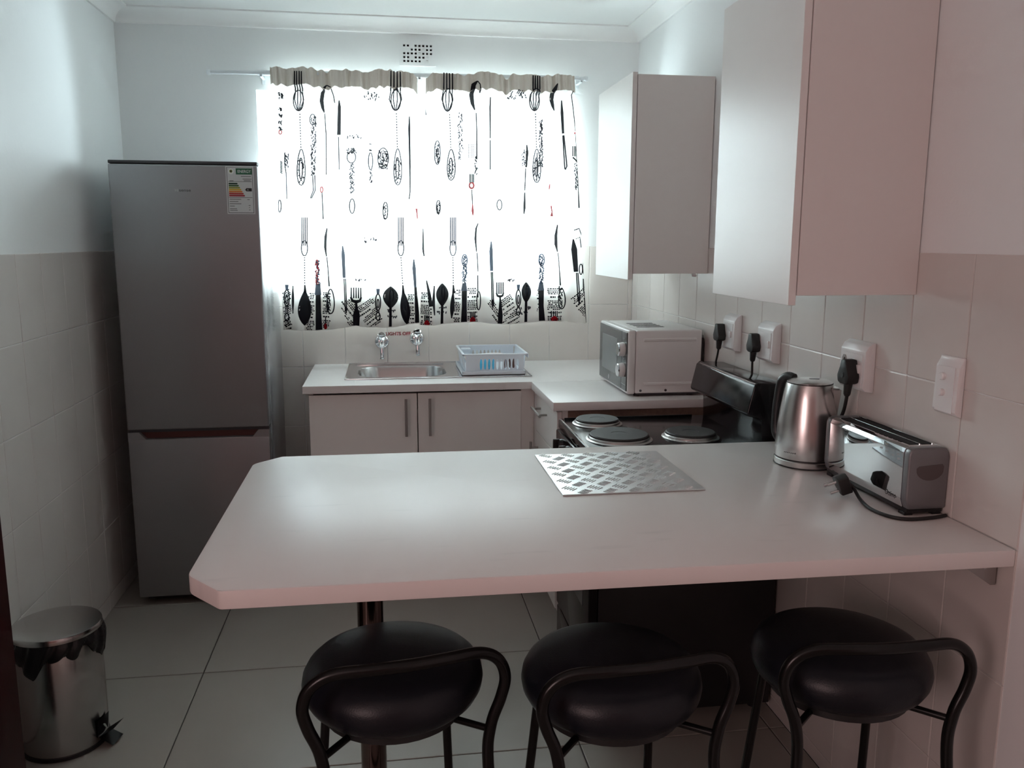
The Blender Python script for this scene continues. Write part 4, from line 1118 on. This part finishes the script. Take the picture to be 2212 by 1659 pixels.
# curved knives
for pts_, wd, arc in (([(447, 183), (420, 215), (413, 260), (420, 300), (430, 330)], 20, [(447, 183), (470, 195), (484, 235), (490, 275)]),
                 ([(1310, 158), (1287, 180), (1280, 225), (1286, 275), (1300, 315)], 22, [(1310, 158), (1325, 175), (1330, 215)]),
                 ([(1768, 172), (1748, 215), (1742, 255), (1750, 290), (1760, 318)], 23, None)):
    ribbon('D', pts_, [3, wd, wd, wd*.8, 6], na=2, seg=10)
    if arc: ribbon('M', arc, 4, seg=10)
ribbon('M', [(432, 335), (440, 450), (440, 690)], [3, 2, 3]); ribbon('M', [(1308, 330), (1312, 430), (1312, 600)], [4, 3, 7]); scribble('M', 1308, 580, 680, 14, 14, 3)
# straight knives
ribbon('D', [(515, 258), (517, 300), (514, 460)], [2, 16, 18], na=2); ribbon('L', [(512, 470), (516, 660)], 4)
ribbon('D', [(922, 350), (921, 420), (925, 640), (926, 790), (920, 830)], [2, 11, 8, 4, 3]); ribbon('M', [(1000, 205), (1002, 250), (994, 345)], [4, 16, 3], 0)
ribbon('M', [(990, 345), (984, 560), (982, 770)], [4, 7, 5], 0); ribbon('M', [(1002, 215), (1010, 280), (1018, 345)], 4, 1)
ribbon('D', [(1390, 240), (1387, 300), (1387, 480)], [3, 7, 5]); ribbon('M', [(1387, 490), (1387, 660)], [3, 6])
ribbon('D', [(1603, 515), (1605, 560), (1600, 645)], [3, 12, 8]); scribble('L', 1588, 540, 640, 22, 16, 3); ribbon('M', [(1597, 650), (1592, 780)], 4); ribbon('M', [(1592, 790), (1590, 880), (1588, 915)], [6, 12, 4])
ribbon('D', [(1803, 258), (1806, 330), (1812, 450)], [3, 12, 10]); ribbon('M', [(1811, 460), (1822, 655)], 4); ribbon('M', [(1816, 460), (1832, 640), (1824, 660)], 4)
ribbon('M', [(1856, 215), (1880, 440)], 3); ribbon('D', [(1880, 455), (1892, 560), (1897, 620)], [5, 14, 20], na=2); ribbon('D', [(1895, 625), (1905, 760), (1908, 882)], [12, 19, 22], na=2)
tines('D', (1862, 1872, 1880), 525, 585, 4); ribbon('D', [(1862, 590), (1880, 605), (1893, 620)], 8); scribble('L', 1884, 620, 770, 20, 30, 2.5); ribbon('R', [(1872, 448), (1882, 452)], 10)
ribbon('M', [(107, 345), (107, 465)], 3); ribbon('D', [(106, 470), (105, 620), (107, 725)], [2, 8, 2])
ribbon('M', [(1660, 560), (1658, 730)], 4); scribble('L', 1682, 370, 640, 18, 60, 3); scribble('L', 1215, 330, 600, 22, 40, 3)
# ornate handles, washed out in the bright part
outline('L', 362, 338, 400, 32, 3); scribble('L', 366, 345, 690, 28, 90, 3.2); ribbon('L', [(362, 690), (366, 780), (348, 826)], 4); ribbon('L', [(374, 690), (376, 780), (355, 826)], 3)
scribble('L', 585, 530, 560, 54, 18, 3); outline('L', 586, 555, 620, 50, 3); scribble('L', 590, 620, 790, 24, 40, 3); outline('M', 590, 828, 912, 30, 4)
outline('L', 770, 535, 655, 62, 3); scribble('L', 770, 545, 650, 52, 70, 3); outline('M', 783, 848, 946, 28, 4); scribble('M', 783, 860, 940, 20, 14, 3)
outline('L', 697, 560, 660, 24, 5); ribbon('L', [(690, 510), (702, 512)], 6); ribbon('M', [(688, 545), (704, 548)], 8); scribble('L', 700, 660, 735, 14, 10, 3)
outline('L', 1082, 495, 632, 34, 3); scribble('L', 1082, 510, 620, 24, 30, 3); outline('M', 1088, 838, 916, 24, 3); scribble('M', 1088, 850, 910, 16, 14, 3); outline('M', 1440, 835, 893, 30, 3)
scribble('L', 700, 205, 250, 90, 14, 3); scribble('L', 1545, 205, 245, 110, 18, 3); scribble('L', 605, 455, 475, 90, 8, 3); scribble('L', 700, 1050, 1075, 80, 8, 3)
for i in range(9): dashes('L', 1262, 515+9*i, 1308, 516+9*i, 5, 2.5)
# left folded strip with writing
for yy in (210, 225, 300, 335, 375, 410): scribble('M', 178, yy, yy+16, 24, 7, 3, 0)
outline('R', 176, 433, 455, 16, 3); 
for yy in range(610, 680, 9): ribbon('M', [(175, yy), (188, yy+10)], 2.5, 0)
scribble('L', 212, 560, 640, 26, 26, 3); ribbon('M', [(203, 560), (200, 620), (210, 680)], 4); ribbon('L', [(210, 680), (214, 830)], 4)
outline('M', 172, 835, 905, 18, 3)
# small red forks in the middle
tines('M', (1271, 1278, 1286, 1293), 685, 735, 3); outline('R', 1281, 735, 768, 26, 9); ribbon('M', [(1283, 775), (1286, 860)], 5); ribbon('R', [(1286, 860), (1288, 900), (1289, 925)], [4, 12, 3])
outline('R', 413, 758, 790, 14, 4); ribbon('M', [(415, 790), (419, 870), (421, 945)], [3, 4, 7])
ribbon('R', [(963, 885), (966, 920), (972, 945)], [10, 4, 12], 0); ribbon('R', [(1730, 745), (1726, 775)], 6); ribbon('R', [(1737, 870), (1742, 905), (1740, 930)], [8, 5, 14]); ribbon('L', [(990, 800), (992, 950)], 6, 0)
# lower row: curved blades
ribbon('D', [(445, 998), (436, 1050), (434, 1110), (441, 1162)], [6, 14, 13, 5], na=2); ribbon('M', [(444, 1165), (452, 1250), (458, 1335)], [3, 4, 8])
ribbon('D', [(1000, 1000), (997, 1070), (1000, 1120), (1007, 1160)], [5, 15, 11, 3], 1, na=2)
ribbon('D', [(1320, 970), (1308, 1000), (1304, 1060), (1311, 1135)], [4, 9, 11, 5]); ribbon('M', [(1314, 1140), (1320, 1250)], 3); ribbon('M', [(1318, 1270), (1320, 1400)], 6)
ribbon('M', [(1778, 978), (1766, 1040), (1766, 1090), (1776, 1135)], [7, 17, 18, 6], na=2); ribbon('M', [(1780, 1140), (1790, 1240), (1795, 1330)], [3, 4, 10])
# lower row: faint forks + twisted stems + solid spoon ends
for cx_, hx, s_end, wd, sk in ((315, 317, 1560, 62, 0), (872, 884, 1556, 46, .12), (1174, 1176, 1520, 20, -.06)):
    tines('L', (cx_-14, cx_-4, cx_+6, cx_+15), 935, 1100, 3)
    outline('L', cx_, 1070, 1158, 34, 3); dashes('M', cx_, 1165, hx, 1340, 12, 5)
    ribbon('D', [(hx, 1330), (hx+2, 1375)], [7, 14]); blob('D', hx, 1355, s_end, wd, .28, sk)
outline('M', 466, 1350, 1492, 44, 6, egg=.2); scribble('D', 455, 1370, 1480, 24, 26, 5); outline('M', 1324, 1365, 1472, 22, 5); outline('M', 1804, 1345, 1465, 46, 6, egg=.25); scribble('D', 1796, 1330, 1450, 24, 26, 5)
# lower row: straight knives and handles
ribbon('R', [(386, 1180), (386, 1215)], [10, 22]); scribble('R', 388, 1210, 1320, 18, 20, 4); scribble('B', 390, 1180, 1320, 20, 22, 4)
ribbon('B', [(392, 1320), (392, 1385)], [22, 30], na=2); ribbon('D', [(393, 1385), (394, 1480), (398, 1590)], [24, 26, 32], na=2)
ribbon('B', [(536, 1100), (539, 1150), (545, 1285)], [3, 17, 14], na=2); ribbon('M', [(544, 1290), (552, 1480)], 4); ribbon('M', [(552, 1290), (560, 1475)], 4); ribbon('D', [(556, 1450), (557, 1490)], [9, 3])
ribbon('B', [(947, 1178), (949, 1230), (956, 1340)], [4, 17, 12], na=2); ribbon('D', [(957, 1340), (960, 1400), (972, 1582)], [12, 14, 28], na=2)
ribbon('D', [(1020, 1300), (1034, 1370), (1045, 1450)], [3, 14, 20], 1, na=2)
for cx_, y_ in ((1240, 1150), (1686, 1148)):
    outline('B', cx_, y_, y_+68, 30, 4); scribble('B', cx_, y_+5, y_+165, 22, 46, 4)
    ribbon('B', [(cx_-2, y_+165), (cx_-3, y_+210)], [18, 30], na=2); ribbon('D', [(cx_-2, y_+210), (cx_-2, y_+300), (cx_-4 if cx_ < 1500 else cx_+4, y_+405)], [26, 24, 30], na=2)
ribbon('B', [(1393, 1075), (1392, 1130), (1395, 1245)], [2, 16, 14], na=2); ribbon('M', [(1393, 1250), (1398, 1440)], 4); ribbon('M', [(1400, 1250), (1406, 1440)], 4); ribbon('D', [(1401, 1410), (1401, 1458)], [11, 3])
ribbon('D', [(1866, 1062), (1872, 1120), (1882, 1250)], [5, 26, 20], na=2); ribbon('D', [(1884, 1255), (1893, 1420)], 5); ribbon('D', [(1892, 1255), (1904, 1415)], 4); ribbon('D', [(1898, 1390), (1899, 1436)], [13, 4])
ribbon('D', [(1932, 1400), (1938, 1460), (1944, 1545)], [5, 10, 5]); tines('D', (1925, 1932, 1939), 1290, 1345, 3); ribbon('D', [(1925, 1350), (1936, 1375), (1936, 1400)], [5, 12, 8])
outline('M', 1910, 1205, 1265, 20, 4); outline('M', 1930, 1195, 1262, 16, 4); blob('R', 1932, 1215, 1250, 14); ribbon('L', [(1870, 1010), (1900, 1000), (1916, 1040)], 3); ribbon('L', [(1880, 1060), (1905, 1050), (1912, 1110)], 3)
# forks, spoons, ornate stems in the hem
for cx_, k in ((613, 1.0), (1443, .72)):
    tines('D', [cx_+k*d_ for d_ in (-28, -14, 0, 14, 28)], 1342 if k == 1 else 1310, 1405 if k == 1 else 1378, 6*k+1)
    yb_ = 1400 if k == 1 else 1374
    ribbon('D', [(cx_-31*k, yb_-4), (cx_-22*k, yb_+18*k), (cx_, yb_+26*k), (cx_+22*k, yb_+18*k), (cx_+31*k, yb_-4)], [8*k, 14*k, 18*k, 14*k, 8*k])
    ribbon('D', [(cx_, yb_+28*k), (cx_+2, yb_+62*k), (cx_+2, 1500), (cx_, 1583 if k == 1 else 1563)], [10*k, 14*k, 34*k, 30*k], na=2)
for cx_, y0_, y1_, wd, he in ((813, 1335, 1462, 74, 1575), (1112, 1318, 1452, 62, 1570), (1600, 1312, 1432, 46, 1565)):
    blob('D', cx_, y0_, y1_, wd, -.12); ribbon('D', [(cx_, y1_-8), (cx_-2, he)], [12, 14], na=2); outline('B', cx_+6, y0_+18, y1_-40, wd*.30, 4)
for cx_, y0_, y1_ in ((213, 1325, 1535), (740, 1350, 1532), (1553, 1325, 1502)):
    ribbon('B', [(cx_, y0_), (cx_, y0_+30)], [18, 12]); outline('D', cx_, y0_+30, y0_+125, 30, 6); outline('M', cx_, y0_+60, y0_+110, 12, 3); ribbon('D', [(cx_-5, y0_+125), (cx_-5, y1_-40)], 5); ribbon('D', [(cx_+5, y0_+125), (cx_+5, y1_-40)], 5); outline('D', cx_, y1_-45, y1_, 24, 6)
blob('D', 250, 1330, 1490, 13); 
for cx_, y0_, k in ((1022, 1500, .8), (1288, 1482, .85), (1755, 1475, 1.1)):
    tines('D', [cx_+k*d_ for d_ in (-15, -5, 5, 15)], y0_, y0_+36, 4, side=1); blob('R', cx_, y0_+28, y0_+68, 32*k, side=1); ribbon('R', [(cx_, y0_+62), (cx_, y0_+80)], 10*k, 1)
blob('R', 435, 1545, 1590, 18); ribbon('D', [(436, 1510), (435, 1550)], 3)
ribbon('M', [(1064, 1330), (1060, 1420), (1066, 1500)], [4, 14, 4], 1)
# newsprint blocks: rows of broken dashes
def news(poly, angle, side, lh=12.0, hgt=5.0, ink='D', dens=.93):
    ca, sa = math.cos(angle), math.sin(angle)
    us = [(x_*ca+y_*sa) for x_, y_ in poly]; vs_ = [(-x_*sa+y_*ca) for x_, y_ in poly]
    def inside(x_, y_):
        c = False; n_ = len(poly)
        for i in range(n_):
            (xa, ya), (xb, yb_) = poly[i], poly[i-1]
            if (ya > y_) != (yb_ > y_) and x_ < (xb-xa)*(y_-ya)/(yb_-ya)+xa: c = not c
        return c
    v = min(vs_)+lh; row = 0
    while v < max(vs_):
        u = min(us)
        big = (row % 9 == 5)
        while u < max(us):
            L = random.uniform(4, 13)
            if random.random() < dens and not (row % 9 in (4, 6)):
                a, b = (u*ca-v*sa, u*sa+v*ca), ((u+L)*ca-v*sa, (u+L)*sa+v*ca)
                if inside(*a) and inside(*b): ribbon(ink, [a, b], hgt*(1.5 if big else random.uniform(.7, 1.1)), side, seg=40)
            u += L+random.uniform(1.5, 4)
        v += lh*(.8 if not big else 1.1); row += 1
news([(182, 1375), (235, 1330), (242, 1400), (240, 1560), (200, 1575)], -.6, 0)
news([(185, 1545), (240, 1510), (248, 1560), (240, 1592), (205, 1590)], -.35, 0)
news([(338, 1365), (376, 1365), (376, 1585), (318, 1588)], 0.02, 0); news([(412, 1362), (466, 1362), (466, 1560), (412, 1585)], 0.02, 0)
news([(512, 1425), (590, 1400), (640, 1480), (600, 1580), (580, 1582)], .95, 0); news([(600, 1460), (700, 1390), (730, 1430), (640, 1530), (620, 1530)], -.6, 0); news([(650, 1530), (735, 1440), (768, 1530), (740, 1555), (680, 1580)], -.6, 0)
news([(900, 1372), (950, 1372), (955, 1580), (905, 1580)], 0.02, 0); news([(978, 1365), (1050, 1362), (1052, 1560), (985, 1575)], 0.02, 1)
news([(1180, 1345), (1222, 1345), (1218, 1556), (1168, 1558)], 0, 1); news([(1256, 1335), (1318, 1335), (1318, 1550), (1256, 1552)], 0, 1)
news([(1368, 1430), (1400, 1395), (1430, 1470), (1450, 1562), (1420, 1562)], .95, 1); news([(1440, 1420), (1500, 1370), (1540, 1440), (1460, 1520)], -.6, 1); news([(1450, 1545), (1545, 1450), (1580, 1520), (1545, 1558), (1470, 1562)], -.5, 1)
news([(1655, 1345), (1674, 1345), (1672, 1556), (1652, 1556)], 0, 1); news([(1708, 1335), (1778, 1335), (1800, 1400), (1812, 1556), (1712, 1556)], 0, 1)
news([(1850, 1405), (1935, 1320), (1944, 1400), (1942, 1535), (1900, 1480)], -.75, 1)
for i, (x_, y_) in enumerate(((795, 1465), (800, 1500), (1085, 1450), (1090, 1475), (1575, 1450), (1560, 1480), (1495, 1290), (620, 1290))): scribble('L', x_+20, y_, y_+8, 60, 7, 3)
for (k, i), b_ in IB.items():
    if len(b_.verts):
        o = obj({'D': 'solid_print', 'M': 'engraved_print', 'L': 'stipple_print', 'B': 'blue_print', 'R': 'red_print'}[k], b_, INKS[k], cur[i][0]); o['kind'] = 'stuff'
    else: b_.free()

# ------------------------------------------------------------------ STOOLS
def make_stool():
    r = thing('bar_stool', 'x', 'stool', (0, 0, 0), 'black bar stools at the breakfast bar')
    R, zt_, th = .178, .685, .110
    prof = [(.001, zt_+.004), (.06, zt_+.003), (.11, zt_-.001)]
    for i in range(11):
        a = PI*i/10; prof.append((R-.055+.055*math.sin(a), zt_-th/2+ (th/2-.004)*math.cos(a)))
    prof.append((.001, zt_-th+.004))
    obj('seat', lathe(B(), prof[::-1], (0, 0, 0), 64), VINYL, r, 70)
    obj('seat_board', lathe(B(), [(.135, zt_-th-.010), (.140, zt_-th-.008), (.140, zt_-th+.006)], (0, 0, 0), 40), BLK, r, 40)
    h = [(-.190, -.205, 0.012), (-.168, -.172, .30), (-.152, -.152, .50), (-.158, -.150, .58), (-.178, -.150, .635), (-.186, -.150, .675), (-.172, -.152, .712), (-.135, -.160, .735),
         (-.07, -.176, .742), (0, -.182, .743), (.07, -.176, .742), (.135, -.160, .735), (.172, -.152, .712), (.186, -.150, .675), (.178, -.150, .635), (.158, -.150, .58), (.152, -.152, .50), (.168, -.172, .30), (.190, -.205, .012)]
    obj('back_frame', tube(B(), h, .0112, 14, smooth=6), BTUBE, r, 60)
    for s in (-1, 1):
        obj('leg', tube(B(), [(s*.123, .085, zt_-th-.004), (s*.140, .12, .30), (s*.158, .165, .012)], .0095, 12, smooth=5), BTUBE, r, 60)
        obj('support_bar', tube(B(), [(s*.158, -.150, .572), (s*.095, -.085, zt_-th-.006)], .0070, 10), BTUBE, r, 60)
        for (x_, y_) in ((s*.190, -.205), (s*.158, .165)): obj('foot_cap', lathe(B(), [(.013, 0), (.014, .004), (.0135, .016)], (x_, y_, 0), 14), RUB, r, 40)
    ring = [(.175*math.cos(2*PI*i/16), -.02+.175*math.sin(2*PI*i/16), .20) for i in range(16)]
    obj('footrest', tube(B(), ring, .0085, 10, closed=True, smooth=3), BTUBE, r, 60)
    return r
def copy_tree(o, parent=None):
    c = o.copy(); COL.objects.link(c); c.parent = parent
    for ch in list(o.children): copy_tree(ch, c)
    return c
s0 = make_stool()
spots = [((-.002, 1.575), 9.5, 'black round bar stool on the left, in front of the table post'),
         ((.425, 1.508), 5.9, 'black round bar stool in the middle, in front of the stove side'),
         ((.915, 1.515), -2.6, 'black round bar stool on the right, beside the wall under the bracket')]
for i, ((x_, y_), a, lab) in enumerate(spots):
    o = s0 if i == 0 else copy_tree(s0)
    o.location = (x_, y_, 0); o.rotation_euler = (0, 0, math.radians(a)); o['label'] = lab

# ------------------------------------------------------------------ PEDAL BIN
bx_, by_ = -.978, 2.490
pbn = thing('pedal_bin', 'stainless steel pedal bin with black bag by the left wall', 'bin', (bx_, by_, 0))
obj('body', lathe(B(), [(.116, .010), (.117, .014), (.118, .20), (.118, .345), (.116, .350)], (bx_, by_, 0), 64), BINST, pbn, 35)
obj('base_ring', lathe(B(), [(.115, 0), (.1195, .002), (.1195, .012), (.116, .013)], (bx_, by_, 0), 64), BLK, pbn, 35)
ld2 = obj('lid', lathe(B(), [(.120, .356), (.1225, .358), (.1225, .371), (.121, .374), (.09, .379), (.04, .3815), (.001, .382)], (bx_, by_, 0), 64), BINST, pbn, 30)
# bag: crumpled skirt hanging over the rim
bm = B(); N = 160; rows = []
for i in range(N):
    a = 2*PI*i/N
    drop = .058+.022*math.sin(a*3+1.0)+.014*math.sin(a*7+2.)+.008*math.sin(a*13)
    ring = []
    for k in range(7):
        t = k/6
        rr = .1185+.006*math.sin(PI*t)+.003*math.sin(a*17+t*4)+.002*math.sin(a*31+t*7)+.0015
        z_ = .356-drop*t
        ring.append(bm.verts.new((bx_+rr*math.cos(a), by_+rr*math.sin(a), z_)))
    rows.append(ring)
for i in range(N):
    A, C = rows[i], rows[(i+1) % N]
    for k in range(6): bm.faces.new((A[k], C[k], C[k+1], A[k+1]))
obj('bin_bag', bm, BAG, pbn, 60)
pd = Vector((math.cos(math.radians(-12)), math.sin(math.radians(-12)), 0)); pside = Vector((-pd.y, pd.x, 0)); pc0 = Vector((bx_, by_, 0))+pd*.114
def ppt(a, b, z_): return tuple(pc0+pd*a+pside*b+Vector((0, 0, z_)))
bm = B(); t2 = bmesh.new()
for quadp in (((.0, -.03, .030), (.0, .03, .030), (.006, .03, .082), (.006, -.03, .082)),):
    t2.faces.new([t2.verts.new(ppt(*q)) for q in quadp])
bmesh.ops.solidify(t2, geom=list(t2.faces), thickness=.006); merge(bm, t2); obj('pedal_housing', bm, RUB, pbn)
bm = B(); t2 = bmesh.new()
t2.faces.new([t2.verts.new(ppt(*q)) for q in ((.004, -.026, .030), (.004, .026, .030), (.052, .030, .062), (.052, -.030, .062))])
bmesh.ops.solidify(t2, geom=list(t2.faces), thickness=.005); merge(bm, t2)
t2 = bmesh.new(); t2.faces.new([t2.verts.new(ppt(*q)) for q in ((.004, -.028, .030), (.004, .028, .030), (.046, .030, .008), (.046, -.030, .008))])
bmesh.ops.solidify(t2, geom=list(t2.faces), thickness=.004); merge(bm, t2)
obj('pedal', bm, RUB, pbn)
